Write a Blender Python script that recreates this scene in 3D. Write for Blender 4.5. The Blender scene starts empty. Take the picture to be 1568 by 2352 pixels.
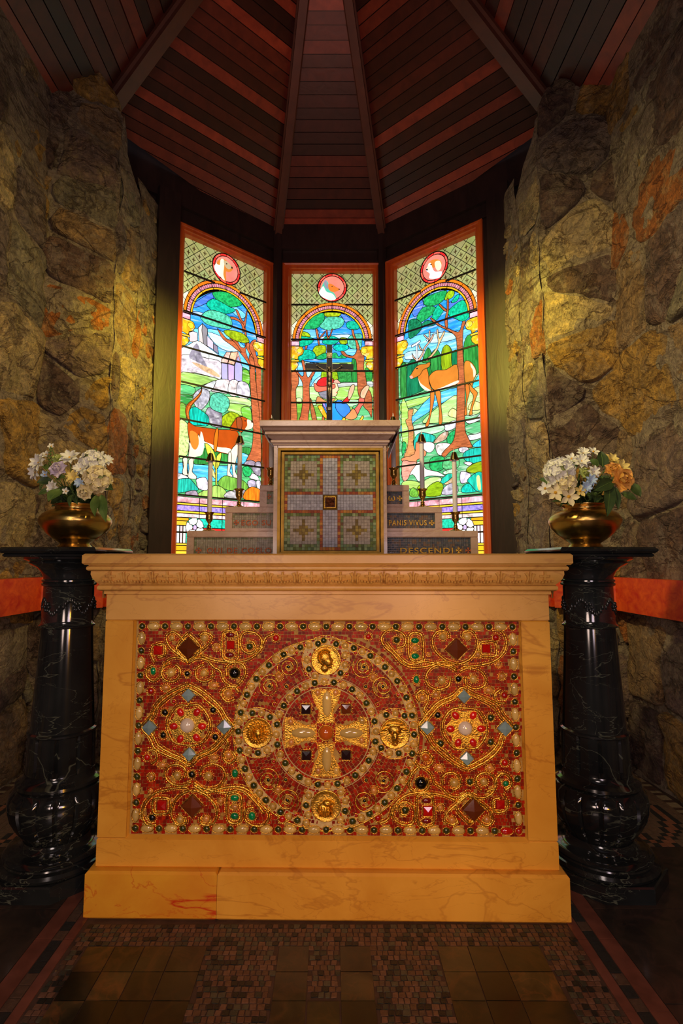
import bpy, math, random
from mathutils import Vector, Matrix, noise
from math import sin, cos, pi, radians as R
scn = bpy.context.scene
col = scn.collection
rnd = random.Random(7)

# ------------------------------------------------------------------ camera
CAM = Vector((0.018, 0.0, 0.98)); PITCH = R(5.43); FPX = 1200.0; PPX, PPY = 763.0, 1176.0
cd = bpy.data.cameras.new('camera'); cam = bpy.data.objects.new('camera', cd); col.objects.link(cam)
cam.location = CAM; cam.rotation_euler = (pi / 2 + PITCH, 0, 0)
cd.sensor_fit = 'VERTICAL'; cd.sensor_height = 36; cd.lens = 36 * FPX / 2352; cd.shift_x = (784 - PPX) / 2352
cd.clip_start = .02; cd.clip_end = 100
scn.camera = cam
# ------------------------------------------------------------------ world, lamps, exposure
w = bpy.data.worlds.new('dim_chapel'); scn.world = w; w.use_nodes = True
w.node_tree.nodes['Background'].inputs[0].default_value = (.42, .36, .40, 1)
w.node_tree.nodes['Background'].inputs[1].default_value = .26
scn.view_settings.view_transform = 'Standard'; scn.view_settings.look = 'None'
scn.view_settings.gamma = 1; scn.view_settings.exposure = 0; scn.view_settings.use_curve_mapping = False
def lamp(name, kind, loc, target, power, colr, size=.2, angle=60, blend=.6):
    d = bpy.data.lights.new(name, kind); o = bpy.data.objects.new(name, d); col.objects.link(o)
    o.location = loc; d.energy = power; d.color = colr
    o.rotation_euler = (Vector(target) - Vector(loc)).to_track_quat('-Z', 'Y').to_euler()
    if kind == 'AREA': d.shape = 'DISK'; d.size = size
    else: d.shadow_soft_size = size
    if kind == 'SPOT': d.spot_size = R(angle); d.spot_blend = blend
    return o
lamp('altar_spot', 'SPOT', (.70, -.40, .75), (0, 1.56, .30), 46, (1, .41, .012), .05, 56, 1)
lamp('nave_fill', 'AREA', (-.3, -1.3, 2.3), (0, 2.5, 1.2), 13, (1, .80, .74), .7)  # unseen area light added to fill the altar top and walls
lamp('wall_spot_left', 'SPOT', (.80, .70, 2.75), (-1.25, 2.75, 1.75), 185, (1, .74, .26), .06, 62, 1)
lamp('reveal_spot_left', 'SPOT', (.90, 1.22, 2.75), (-1.10, 3.02, 2.2), 640, (1, .80, .07), .04, 24, 1)  # unseen spot added to brighten the left reveal yellow
lamp('reveal_spot_right', 'SPOT', (-.90, 1.22, 2.75), (1.10, 3.02, 2.3), 640, (1, .84, .09), .04, 24, 1)  # likewise added, out of view, for the right reveal
lamp('wall_spot_right', 'SPOT', (-.80, .70, 2.75), (1.25, 2.75, 1.75), 270, (1, .80, .36), .06, 62, 1)
lamp('low_fill_left', 'AREA', (.5, -.5, .9), (-1.3, 2.4, .8), 7, (.95, .72, .80), .5)
lamp('low_fill_right', 'AREA', (-.5, -.5, .9), (1.3, 2.4, .8), 9, (1, .72, .60), .5)
lamp('roof_glow', 'SPOT', (0, 1.2, 2.2), (0, 3.1, 3.95), 26, (1, .30, .18), .3, 62, 1)

# ------------------------------------------------------------------ photo pixel -> world ray
def ray(px, py):
    v = (PPY - py) / FPX
    return Vector(((px - PPX) / FPX, cos(PITCH) - v * sin(PITCH), sin(PITCH) + v * cos(PITCH)))
def hit(px, py, P0, N):
    d = ray(px, py); return CAM + d * ((P0 - CAM).dot(N) / d.dot(N))

# ------------------------------------------------------------------ object helpers
WM = {}
def tag(o, label=None, cat=None, group=None, kind=None):
    if label: o['label'] = label
    if cat: o['category'] = cat
    if group: o['group'] = group
    if kind: o['kind'] = kind
    return o
def empty(name, loc=(0, 0, 0), rz=0, parent=None):
    o = bpy.data.objects.new(name, None); col.objects.link(o); o.location = loc; o.rotation_euler = (0, 0, rz)
    o.empty_display_size = .05
    m = Matrix.Translation(loc) @ Matrix.Rotation(rz, 4, 'Z')
    if parent: o.parent = parent; m = WM.get(parent.name, Matrix()) @ m
    WM[o.name] = m
    return o
def thing(name, label, cat, loc=(0, 0, 0), rz=0, group=None):
    return tag(empty(name, loc, rz), label, cat, group)
def copy_tree(o, parent=None):
    c = o.copy(); col.objects.link(c)
    if parent: c.parent = parent
    for ch in CH.get(o.name, []): copy_tree(ch, c)
    return c
CH = {}
class MB:
    def __init__(s): s.v = []; s.f = []; s.t = []; s.tone = None
    def add(s, vs, fs, tone=None):
        n = len(s.v); s.v += [Vector(q) for q in vs]
        for f in fs: s.f.append([i + n for i in f]); s.t.append(s.tone if tone is None else tone)
        return s
    def box(s, a, b, M=None, tone=None, bev=0):
        (x0, y0, z0), (x1, y1, z1) = a, b
        if bev > 0:
            vs = []; B = bev
            for z, k in ((z0, B), (z0 + B, 0), (z1 - B, 0), (z1, B)):
                vs += [(x0 + k, y0 + k, z), (x1 - k, y0 + k, z), (x1 - k, y1 - k, z), (x0 + k, y1 - k, z)]
            fs = [[3, 2, 1, 0], [12, 13, 14, 15]]
            for r in range(3):
                for i in range(4): fs.append([r * 4 + i, r * 4 + (i + 1) % 4, r * 4 + 4 + (i + 1) % 4, r * 4 + 4 + i])
        else:
            vs = [(x0, y0, z0), (x1, y0, z0), (x1, y1, z0), (x0, y1, z0), (x0, y0, z1), (x1, y0, z1), (x1, y1, z1), (x0, y1, z1)]
            fs = [[3, 2, 1, 0], [4, 5, 6, 7], [0, 1, 5, 4], [1, 2, 6, 5], [2, 3, 7, 6], [3, 0, 4, 7]]
        if M: vs = [M @ Vector(q) for q in vs]
        return s.add(vs, fs, tone)
    def lathe(s, prof, M=None, n=32, fn=None, cap=True, tone=None):
        vs = []; fs = []
        for r, z in prof:
            for i in range(n):
                a = 2 * pi * i / n; rr = r * (fn(a, z, r) if fn else 1)
                vs.append(Vector((rr * cos(a), rr * sin(a), z)))
        for j in range(len(prof) - 1):
            for i in range(n): fs.append([j * n + i, j * n + (i + 1) % n, (j + 1) * n + (i + 1) % n, (j + 1) * n + i])
        if cap: fs.append(list(range(n))[::-1]); fs.append([(len(prof) - 1) * n + i for i in range(n)])
        if M: vs = [M @ q for q in vs]
        return s.add(vs, fs, tone)
    def tube(s, pts, r, n=6, tone=None, cap=True):
        pts = [Vector(p) for p in pts]; vs = []; fs = []; up = None; m = len(pts)
        for i, p in enumerate(pts):
            d = (pts[min(i + 1, m - 1)] - pts[max(i - 1, 0)])
            d = d.normalized() if d.length > 1e-9 else Vector((0, 0, 1))
            if up is None:
                up = Vector((0, 0, 1)) if abs(d.z) < .9 else Vector((1, 0, 0))
            x = d.cross(up)
            if x.length < 1e-6: x = d.cross(Vector((.3, 1, .2)))
            x.normalize(); y = x.cross(d).normalized(); up = y
            rr = r[i] if isinstance(r, (list, tuple)) else r
            for k in range(n):
                a = 2 * pi * k / n; vs.append(p + x * (rr * cos(a)) + y * (rr * sin(a)))
        for i in range(m - 1):
            for k in range(n): fs.append([i * n + k, i * n + (k + 1) % n, (i + 1) * n + (k + 1) % n, (i + 1) * n + k])
        if cap: fs.append(list(range(n))[::-1]); fs.append([(m - 1) * n + k for k in range(n)])
        return s.add(vs, fs, tone)
    def ball(s, c, r, nu=8, nv=5, tone=None, half=False, N=None):
        # ellipsoid, r may be a triple; half keeps the upper half
        c = Vector(c); r = r if isinstance(r, (tuple, list)) else (r, r, r); vs = []; fs = []
        lo = 0 if half else -pi / 2
        for j in range(nv + 1):
            t = lo + (pi / 2 - lo) * j / nv
            for i in range(nu):
                a = 2 * pi * i / nu; q = Vector((r[0] * cos(t) * cos(a), r[1] * cos(t) * sin(a), r[2] * sin(t)))
                vs.append(c + (N @ q if N else q))
        for j in range(nv):
            for i in range(nu): fs.append([j * nu + i, j * nu + (i + 1) % nu, (j + 1) * nu + (i + 1) % nu, (j + 1) * nu + i])
        return s.add(vs, fs, tone)
    def build(s, name, mat, parent=None, smooth=False, local=False, objcol=None):
        me = bpy.data.meshes.new(name)
        vs = s.v
        if parent and not local:
            inv = WM.get(parent.name, Matrix()).inverted(); vs = [inv @ q for q in vs]
        me.from_pydata([tuple(q) for q in vs], [], s.f)
        if smooth: me.polygons.foreach_set('use_smooth', [True] * len(me.polygons))
        if smooth and smooth != 1: me.set_sharp_from_angle(angle=R(smooth))
        if any(t is not None for t in s.t):
            a = me.color_attributes.new('tone', 'FLOAT_COLOR', 'CORNER'); d = []
            for p in me.polygons:
                t = s.t[p.index] or (1, 1, 1)
                d += list((t[0], t[1], t[2], 1.0)) * p.loop_total
            a.data.foreach_set('color', d)
        me.materials.append(mat)
        me.validate(); me.update()
        o = bpy.data.objects.new(name, me); col.objects.link(o)
        if objcol: o.color = (*objcol, 1)
        if parent:
            o.parent = parent; CH.setdefault(parent.name, []).append(o); WM[o.name] = WM.get(parent.name, Matrix())
        else: WM[o.name] = Matrix()
        return o
def inst(src, name, parent, M=None, objcol=None):
    o = bpy.data.objects.new(name, src.data); col.objects.link(o)
    if M is not None: o.matrix_basis = M
    if parent: o.parent = parent; CH.setdefault(parent.name, []).append(o)
    o.color = (*objcol, 1) if objcol else src.color
    return o
def catmull(pts, closed=True, n=4):
    out = []; m = len(pts)
    rng = range(m) if closed else range(m - 1)
    for i in rng:
        if closed: a, b, c, d = pts[i - 1], pts[i], pts[(i + 1) % m], pts[(i + 2) % m]
        else: a, b, c, d = pts[max(i - 1, 0)], pts[i], pts[i + 1], pts[min(i + 2, m - 1)]
        for k in range(n):
            t = k / n
            out.append(tuple(.5 * (2 * b[j] + (c[j] - a[j]) * t + (2 * a[j] - 5 * b[j] + 4 * c[j] - d[j]) * t * t + (3 * b[j] - a[j] - 3 * c[j] + d[j]) * t ** 3) for j in range(len(b))))
    if not closed: out.append(tuple(pts[-1]))
    return out

# ------------------------------------------------------------------ materials
def newmat(name):
    m = bpy.data.materials.new(name); m.use_nodes = True
    nt = m.node_tree; b = nt.nodes['Principled BSDF']
    return m, nt, b
def N(nt, t, **kw):
    n = nt.nodes.new(t)
    for k, v in kw.items():
        if k in ('op',): n.operation = v
        elif k == 'blend': n.blend_type = v
        elif k.startswith('i_'): n.inputs[int(k[2:])].default_value = v
        else: setattr(n, k, v)
    return n
def ramp(nt, stops, interp='LINEAR'):
    n = nt.nodes.new('ShaderNodeValToRGB'); e = n.color_ramp; e.interpolation = interp
    while len(e.elements) < len(stops): e.elements.new(.5)
    for q, (p, c) in zip(e.elements, stops): q.position = p; q.color = (*c, 1)
    return n
def lk(nt, a, b): nt.links.new(a, b)
def coord(nt, scale=(1, 1, 1), kind='Object', rot=(0, 0, 0)):
    tc = N(nt, 'ShaderNodeTexCoord'); mp = N(nt, 'ShaderNodeMapping')
    mp.inputs['Scale'].default_value = scale; mp.inputs['Rotation'].default_value = rot
    lk(nt, tc.outputs[kind], mp.inputs[0]); return mp.outputs[0]
def noisen(nt, vec, scale, detail=4, rough=.55, dist=0):
    n = N(nt, 'ShaderNodeTexNoise'); n.inputs['Scale'].default_value = scale; n.inputs['Detail'].default_value = detail
    n.inputs['Roughness'].default_value = rough; n.inputs['Distortion'].default_value = dist
    lk(nt, vec, n.inputs['Vector']); return n.outputs[0]
def mathn(nt, op, a, b=0.0, c=None):
    n = N(nt, 'ShaderNodeMath', op=op)
    for i, q in enumerate((a, b) if c is None else (a, b, c)):
        if isinstance(q, (int, float)): n.inputs[i].default_value = q
        else: lk(nt, q, n.inputs[i])
    return n.outputs[0]
def mixc(nt, fac, a, b, blend='MIX'):
    n = N(nt, 'ShaderNodeMix', data_type='RGBA', blend_type=blend)
    for i, q in ((0, fac), (6, a), (7, b)):
        if isinstance(q, (int, float)): n.inputs[i].default_value = q
        elif isinstance(q, tuple): n.inputs[i].default_value = (*q, 1)
        else: lk(nt, q, n.inputs[i])
    return n.outputs[2]
def bumpn(nt, b, h, strength=.3, dist=.01):
    n = N(nt, 'ShaderNodeBump'); n.inputs['Strength'].default_value = strength; n.inputs['Distance'].default_value = dist
    lk(nt, h, n.inputs['Height']); lk(nt, n.outputs[0], b.inputs['Normal'])
def plain(name, c, rough=.5, metal=0, bump=0, bscale=60, var=0, coat=0, alpha=1, trans=0, ior=1.45):
    m, nt, b = newmat(name)
    b.inputs['Base Color'].default_value = (*c, 1); b.inputs['Roughness'].default_value = rough; b.inputs['Metallic'].default_value = metal
    b.inputs['Coat Weight'].default_value = coat; b.inputs['IOR'].default_value = ior
    b.inputs['Transmission Weight'].default_value = trans
    v = coord(nt)
    if var:
        n = noisen(nt, v, bscale * .4, 4); r = ramp(nt, [(.3, tuple(q * (1 - var) for q in c)), (.7, tuple(min(1, q * (1 + var)) for q in c))])
        lk(nt, n, r.inputs[0]); lk(nt, r.outputs[0], b.inputs['Base Color'])
    if bump: bumpn(nt, b, noisen(nt, v, bscale, 4), bump, .004)
    return m
def toned(name, rough=.35, metal=0, bump=.2, bscale=300, coat=.2, spec=.5):
    m, nt, b = newmat(name)
    a = N(nt, 'ShaderNodeAttribute', attribute_name='tone')
    n = noisen(nt, coord(nt), bscale * .3, 3); r = ramp(nt, [(.3, (.7, .7, .7)), (.7, (1.15, 1.15, 1.15))]); lk(nt, n, r.inputs[0])
    c = mixc(nt, 1.0, a.outputs['Color'], r.outputs[0], 'MULTIPLY'); lk(nt, c, b.inputs['Base Color'])
    b.inputs['Roughness'].default_value = rough; b.inputs['Metallic'].default_value = metal; b.inputs['Coat Weight'].default_value = coat; b.inputs['Specular IOR Level'].default_value = spec
    if bump: bumpn(nt, b, noisen(nt, coord(nt), bscale, 2), bump, .003)
    return m
def marble(name, c1, c2, vein, vs=3, vw=.02, rough=.25, mottle=6, vmix=.7, coat=.3, sheen=0):
    m, nt, b = newmat(name); v = coord(nt)
    r = ramp(nt, [(.35, c1), (.65, c2)]); lk(nt, noisen(nt, v, mottle, 6, .6, .6), r.inputs[0])
    c = r.outputs[0]
    for sc, ww, k in ((vs, vw, vmix), (vs * 2.7, vw * .6, vmix * .6)):
        n = noisen(nt, coord(nt, (1, 1, 2.2), rot=(.3 * sc, .5, .2)), sc, 5, .55, .9)
        d = mathn(nt, 'ABSOLUTE', mathn(nt, 'SUBTRACT', n, .5))
        mm = N(nt, 'ShaderNodeMapRange'); mm.inputs[1].default_value = 0; mm.inputs[2].default_value = ww; mm.inputs[3].default_value = 1; mm.inputs[4].default_value = 0
        lk(nt, d, mm.inputs[0])
        msk = mathn(nt, 'MULTIPLY', mm.outputs[0], noisen(nt, coord(nt, (1, 1, 1), rot=(1, 0, sc)), sc * .8, 3))
        f = mathn(nt, 'MULTIPLY', msk, k * 1.6); c = mixc(nt, f, c, vein)
    lk(nt, c, b.inputs['Base Color']); b.inputs['Roughness'].default_value = rough; b.inputs['Coat Weight'].default_value = coat
    b.inputs['Coat Roughness'].default_value = .12
    return m
def objcolmat(name, rough=.3, metal=0, coat=.5, var=.15, bscale=80, bump=0, sss=0, trans=0):
    m, nt, b = newmat(name); oi = N(nt, 'ShaderNodeObjectInfo')
    r = ramp(nt, [(.3, (1 - var,) * 3), (.7, (1 + var,) * 3)]); lk(nt, noisen(nt, coord(nt), bscale, 3), r.inputs[0])
    lk(nt, mixc(nt, 1.0, oi.outputs['Color'], r.outputs[0], 'MULTIPLY'), b.inputs['Base Color'])
    b.inputs['Roughness'].default_value = rough; b.inputs['Metallic'].default_value = metal; b.inputs['Coat Weight'].default_value = coat
    b.inputs['Transmission Weight'].default_value = trans
    if bump: bumpn(nt, b, noisen(nt, coord(nt), bscale * 2, 3), bump, .004)
    return m
M = {}
M['altar'] = marble('honey_marble_orange_lit', (.67, .315, .030), (.81, .43, .055), (.40, .13, .01), 2.0, .016, .36, 4, .55, 0)  # lower blocks: the warm orange light is put into the colour
M['altar_pale_lit'] = marble('honey_marble_pale_lit', (.66, .36, .075), (.77, .45, .12), (.42, .17, .05), 2.4, .014, .34, 5, .5, 0)  # same marble, painted paler for the less orange light at the top
M['altar_red'] = marble('red_veined_honey_marble', (.66, .26, .018), (.78, .40, .03), (.55, .02, .004), 2.0, .024, .34, 4, 1.0, 0)
M['pale'] = marble('pale_rose_marble', (.46, .31, .23), (.58, .41, .31), (.32, .17, .11), 5, .02, .25, 9, .5)
M['black'] = marble('black_green_marble', (.006, .007, .008), (.018, .022, .022), (.20, .23, .16), 2.1, .005, .10, 4, .6, .6)
M['gold'] = plain('beaten_gold', (.90, .52, .085), .26, 1, .5, 220, .25)
M['goldleaf'] = plain('gold_leaf_frame', (.36, .21, .035), .5, .75, .2, 90, .25)
M['brass'] = plain('old_brass', (.60, .38, .11), .24, 1, .12, 60, .35)
M['grout'] = plain('cream_grout', (.42, .27, .07), .7, 0, .3, 200, .2)
M['gem'] = objcolmat('polished_gemstone', .08, 0, 1, .18, 120)
M['facet'] = objcolmat('cut_glass_gem', .10, .0, .5, .85, 110)
M['opal'] = objcolmat('milky_opal', .12, 0, 1, .22, 50)
M['tess'] = toned('red_smalti', .42, .0, .25, 400, 0, .22)
M['tessgold'] = toned('glass_smalti', .48, .0, .4, 300, 0, .3)
M['floor_tess'] = toned('floor_tesserae', .5, 0, .3, 300, .1)
M['candle'] = plain('candle_wax', (.66, .62, .62), .45, 0, .05, 60, .05)
M['capmetal'] = plain('candle_cap_brass', (.30, .22, .08), .2, 1, 0, 50, .2)
M['ebony'] = plain('ebonised_wood', (.006, .006, .020), .5, 0, .1, 80, .2, 0)
M['ebony'].node_tree.nodes['Principled BSDF'].inputs['Specular IOR Level'].default_value = .2
M['bronze'] = plain('dull_bronze', (.16, .13, .10), .4, 1, .3, 200, .3)
def brassetch():
    m, nt, b = newmat('engraved_brass'); v = coord(nt)
    r = ramp(nt, [(.3, (.50, .27, .06)), (.55, (.66, .43, .11)), (.75, (.42, .40, .13))]); lk(nt, noisen(nt, v, 9, 6, .6, .5), r.inputs[0])
    lk(nt, r.outputs[0], b.inputs['Base Color']); b.inputs['Metallic'].default_value = 1; b.inputs['Roughness'].default_value = .27
    bumpn(nt, b, noisen(nt, coord(nt, (40, 40, 600)), 1, 3), .12, .003); return m
M['vase'] = brassetch()
def stonemat(name, mortar=False):
    m, nt, b = newmat(name); oi = N(nt, 'ShaderNodeObjectInfo'); v = coord(nt)
    if mortar:
        r0 = ramp(nt, [(.25, (.24, .17, .13)), (.42, (.48, .37, .24)), (.55, (.40, .30, .22)), (.68, (.62, .52, .33)), (.8, (.70, .62, .45))])
        lk(nt, noisen(nt, v, 4.5, 8, .66, .9), r0.inputs[0]); c = r0.outputs[0]
    else:
        r0 = ramp(nt, [(.0, (.20, .13, .11)), (.12, (.46, .31, .16)), (.26, (.27, .21, .19)), (.38, (.62, .38, .10)), (.50, (.36, .26, .22)),
                       (.64, (.66, .52, .30)), (.78, (.55, .20, .05)), (.86, (.34, .31, .22)), (.94, (.24, .15, .12))], 'CONSTANT')
        lk(nt, oi.outputs['Random'], r0.inputs[0])
        r1 = ramp(nt, [(.30, (.38, .34, .36)), (.43, (.8, .75, .74)), (.56, (1.15, 1.05, .9)), (.68, (1.6, 1.4, .95))])
        lk(nt, noisen(nt, v, 9, 9, .72, .8), r1.inputs[0]); c = mixc(nt, 1.0, r0.outputs[0], r1.outputs[0], 'MULTIPLY')
        r3 = ramp(nt, [(.50, (0, 0, 0)), (.56, (1, 1, 1))]); lk(nt, noisen(nt, coord(nt, (1.3, 1.3, 1), rot=(.4, .2, .3)), 5.5, 8, .7, 1.4), r3.inputs[0])
        rr = ramp(nt, [(.0, (.58, .46, .28)), (.35, (.42, .32, .27)), (.7, (.64, .50, .18)), (1, (.50, .42, .36))]); lk(nt, oi.outputs['Random'], rr.inputs[0])
        c = mixc(nt, mathn(nt, 'MULTIPLY', r3.outputs[0], .32), c, rr.outputs[0])
    def ridge(sc, k, rot, sq, wv):
        n = noisen(nt, coord(nt, sq, rot=rot), sc, 6, .6, k); d = mathn(nt, 'ABSOLUTE', mathn(nt, 'SUBTRACT', n, .5))
        mm = N(nt, 'ShaderNodeMapRange'); mm.inputs[2].default_value = wv; lk(nt, d, mm.inputs[0]); return mm.outputs[0]
    rd = ridge(5, .5, (.7, .4, .5), (1, .55, 1), .03); rd2 = ridge(15, .5, (.2, .9, .4), (1, .7, 1), .05)
    c = mixc(nt, .72, c, mixc(nt, rd, (.30, .22, .20), (1, 1, 1)), 'MULTIPLY'); c = mixc(nt, .45, c, mixc(nt, rd2, (.4, .33, .3), (1, 1, 1)), 'MULTIPLY')
    r4 = ramp(nt, [(.35, (.55, .5, .5)), (.5, (1, 1, 1)), (.65, (1.35, 1.3, 1.15))]); lk(nt, noisen(nt, v, 60, 6, .75), r4.inputs[0]); c = mixc(nt, .8, c, r4.outputs[0], 'MULTIPLY')
    lk(nt, c, b.inputs['Base Color']); b.inputs['Roughness'].default_value = .6
    h = mathn(nt, 'ADD', noisen(nt, v, 13, 9, .7, .7), mathn(nt, 'MULTIPLY', noisen(nt, v, 60, 7, .7, .3), .5))
    h = mathn(nt, 'ADD', h, mathn(nt, 'MULTIPLY', rd, .30)); h = mathn(nt, 'ADD', h, mathn(nt, 'MULTIPLY', rd2, .12))
    vo = N(nt, 'ShaderNodeTexVoronoi'); vo.inputs['Scale'].default_value = 17; lk(nt, coord(nt, (1, .6, 1.2), rot=(.5, .3, .6)), vo.inputs['Vector']); h = mathn(nt, 'ADD', h, mathn(nt, 'MULTIPLY', vo.outputs['Distance'], -.55))
    bumpn(nt, b, h, 1.0, .06)
    return m
M['stone'] = stonemat('rubble_stone'); M['mortar'] = stonemat('smeared_mortar', True)
def woodmat(name, dark, light, spread=True, axis=(1, 1, 1), rough=.42):
    m, nt, b = newmat(name); oi = N(nt, 'ShaderNodeObjectInfo')
    n = noisen(nt, coord(nt, axis), 3, 6, .6, .6)
    r = ramp(nt, [(.3, dark), (.7, light)]); lk(nt, n, r.inputs[0]); c = r.outputs[0]
    if spread:
        q = ramp(nt, [(0, (.10, .11, .13)), (.35, (.22, .20, .21)), (.65, (.45, .42, .42)), (.85, (.9, .9, .9)), (1, (1.6, 1.5, 1.3))]); lk(nt, oi.outputs['Random'], q.inputs[0])
        c = mixc(nt, 1.0, c, q.outputs[0], 'MULTIPLY')
    lk(nt, c, b.inputs['Base Color']); b.inputs['Roughness'].default_value = rough
    bumpn(nt, b, n, .25, .004); return m
M['plank'] = woodmat('red_stained_planks', (.19, .026, .015), (.34, .055, .026), True, (5, 5, 5))
M['rib'] = woodmat('roof_rib_wood', (.07, .022, .015), (.12, .035, .02), False, (3, 3, 3))
M['darkwood'] = woodmat('dark_panel_wood', (.020, .012, .012), (.038, .020, .018), False, (6, 6, 1.5), .38)
M['frame'] = woodmat('red_mahogany_frame', (.58, .070, .014), (.75, .14, .02), False, (8, 8, 1), .3)
M['rail'] = woodmat('red_rail', (.55, .018, .008), (.85, .12, .012), False, (7, 7, 9), .5)
M['lead'] = plain('lead_came', (.018, .014, .012), .6)

def glassmat(name, kind):
    m, nt, b = newmat(name); nt.nodes.remove(b); out = [n for n in nt.nodes if n.type == 'OUTPUT_MATERIAL'][0]
    oi = N(nt, 'ShaderNodeObjectInfo'); em = N(nt, 'ShaderNodeEmission')
    sc, lo, hi, st, dist = {'streak': ((1.2, 1.2, 9), .62, 1.5, 5, .5), 'mottle': ((1, 1, 1), .5, 1.7, 60, 0), 'bark': ((12, 12, 60), .55, 1.35, 1.6, .8),
                   'plain': ((1, 1, 1), .82, 1.15, 7, 0), 'rock': ((1, 1, 1), .45, 1.6, 22, .6), 'blade': ((26, 26, 3), .4, 1.6, 3, .4)}[kind]
    r = ramp(nt, [(.32, (lo,) * 3), (.5, (.5 * (lo + hi),) * 3), (.68, (hi,) * 3)])
    lk(nt, noisen(nt, coord(nt, sc), st, 4, .6, dist), r.inputs[0])
    c = mixc(nt, 1.0, oi.outputs['Color'], r.outputs[0], 'MULTIPLY')
    if kind in ('streak', 'rock'):
        r2 = ramp(nt, [(.55, (0, 0, 0)), (.7, (1, 1, 1))]); lk(nt, noisen(nt, coord(nt, sc, rot=(.1, .1, 0)), st * 1.3, 3, .5, .3), r2.inputs[0])
        c = mixc(nt, mathn(nt, 'MULTIPLY', r2.outputs[0], .35), c, (1.0, 1.0, .95))
    lk(nt, c, em.inputs[0]); em.inputs[1].default_value = 1.6
    gl = N(nt, 'ShaderNodeBsdfGlossy'); gl.inputs['Roughness'].default_value = .15; gl.inputs['Color'].default_value = (.04, .04, .04, 1)
    ad = N(nt, 'ShaderNodeAddShader'); lk(nt, em.outputs[0], ad.inputs[0]); lk(nt, gl.outputs[0], ad.inputs[1]); lk(nt, ad.outputs[0], out.inputs[0])
    return m
for k in ('streak', 'mottle', 'bark', 'plain', 'rock', 'blade'): M['g_' + k] = glassmat('lit_stained_glass_' + k, k)
# ================================================================== geometry of the room
XW = 1.43                       # side wall planes
YR, XR0, XR1 = 2.72, 1.16, 1.43 # return wall beside the apse
FW = .365; D = 3.8              # apse centre facet half width, distance
FDIR = Vector((.589, -.52, 0)).normalized()     # direction of the right apse facet, going outwards
def clip_poly(poly, p, n):
    out = []; m = len(poly)
    for i in range(m):
        a, b = poly[i], poly[(i + 1) % m]
        da = (a[0] - p[0]) * n[0] + (a[1] - p[1]) * n[1]; db = (b[0] - p[0]) * n[0] + (b[1] - p[1]) * n[1]
        if da <= 0: out.append(a)
        if (da < 0 < db) or (db < 0 < da):
            t = da / (da - db); out.append((a[0] + (b[0] - a[0]) * t, a[1] + (b[1] - a[1]) * t))
    return out
# ---- floor
floor = tag(MB().box((-1.9, -2.2, -.08), (1.9, 4.3, 0)).build('floor', plain('floor_grout_bed', (.06, .034, .024), .6, 0, .3, 60, .25)), kind='structure')
FG = plain('floor_green_marble', (.045, .06, .035), .25, 0, 0, 60, .0)
FG = marble('floor_green_marble', (.003, .004, .003), (.026, .024, .011), (.075, .035, .012), 5, .05, .35, 9, .5)
_nt = FG.node_tree; _b = _nt.nodes['Principled BSDF']; _src = _b.inputs['Base Color'].links[0].from_socket; _oi = N(_nt, 'ShaderNodeObjectInfo')
_r = ramp(_nt, [(0, (.15, .15, .15)), (.35, (.5, .5, .5)), (.75, (1.2, 1.1, 1)), (1, (3.2, 2.4, 1.9))]); lk(_nt, _oi.outputs['Random'], _r.inputs[0]); lk(_nt, mixc(_nt, 1.0, _src, _r.outputs[0], 'MULTIPLY'), _b.inputs['Base Color'])
def bent_tile(mb, x0, y0, x1, y1, h, tone=None, g=.0008, j=.0):
    q = lambda v: v + rnd.uniform(-j, j)
    a = [(q(x0 + g), q(y0 + g)), (q(x1 - g), q(y0 + g)), (q(x1 - g), q(y1 - g)), (q(x0 + g), q(y1 - g))]
    mb.add([(x, y, -.001) for x, y in a] + [(x, y, h) for x, y in a], [[4, 5, 6, 7], [0, 1, 5, 4], [1, 2, 6, 5], [2, 3, 7, 6], [3, 0, 4, 7]], tone)
big = []
def bigrow(xs, ys):
    for i in range(len(xs) - 1):
        for j in range(len(ys) - 1): big.append((xs[i], ys[j], xs[i + 1], ys[j + 1]))
# green marble slabs in front of the altar (three groups)
YS = [.935, 1.018, 1.101, 1.184, 1.267, 1.350, 1.434]
bigrow([-.118, -.040], YS); bigrow([.037, .115], YS); bigrow([-.038, .035], YS[:5]); bigrow([.284, .362, .440, .546], YS); bigrow([-.607, -.535, -.460, -.385, -.301], YS)
for (x0, y0, x1, y1) in big:
    mb = MB(); bent_tile(mb, x0, y0, x1, y1, .0022, g=.0012, j=.0006); mb.build('marble_slab', FG, floor)
def inbig(x, y):
    for (a, b, c, d) in big:
        if a - .003 < x < c + .003 and b - .003 < y < d + .003: return True
    return False
TCOL = [(.10, .050, .028), (.125, .060, .032), (.085, .050, .032), (.010, .011, .010), (.07, .065, .04), (.15, .075, .045), (.11, .05, .03), (.035, .037, .025)]
cand = []
y = .86; s = .0160
while y < 1.515:
    x = -.650 + rnd.uniform(0, .01)
    while x < .642:
        wv = s * rnd.uniform(.8, 1.2)
        if not inbig(x + wv / 2, y + s / 2): cand.append((x, y, wv))
        x += wv
    y += s
cand.sort(key=lambda t: t[1] + abs(t[0]) * .3)
first = cand[:250]; rest = cand[250:]
TONEM = [plain('floor_tessera_%d' % i, c, .45, 0, .2, 80, .2) for i, c in enumerate(TCOL)]
for (x, y, wv) in first:
    mb = MB(); bent_tile(mb, x, y, x + wv, y + s, .0018, j=.0012, g=.0016); mb.build('tessera', rnd.choice(TONEM), floor)
mb = MB()
for (x, y, wv) in rest: bent_tile(mb, x, y, x + wv, y + s, .0018, rnd.choice(TCOL), j=.0012, g=.0014)
tag(mb.build('tessera_field', M['floor_tess'], floor), kind='stuff')
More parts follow.
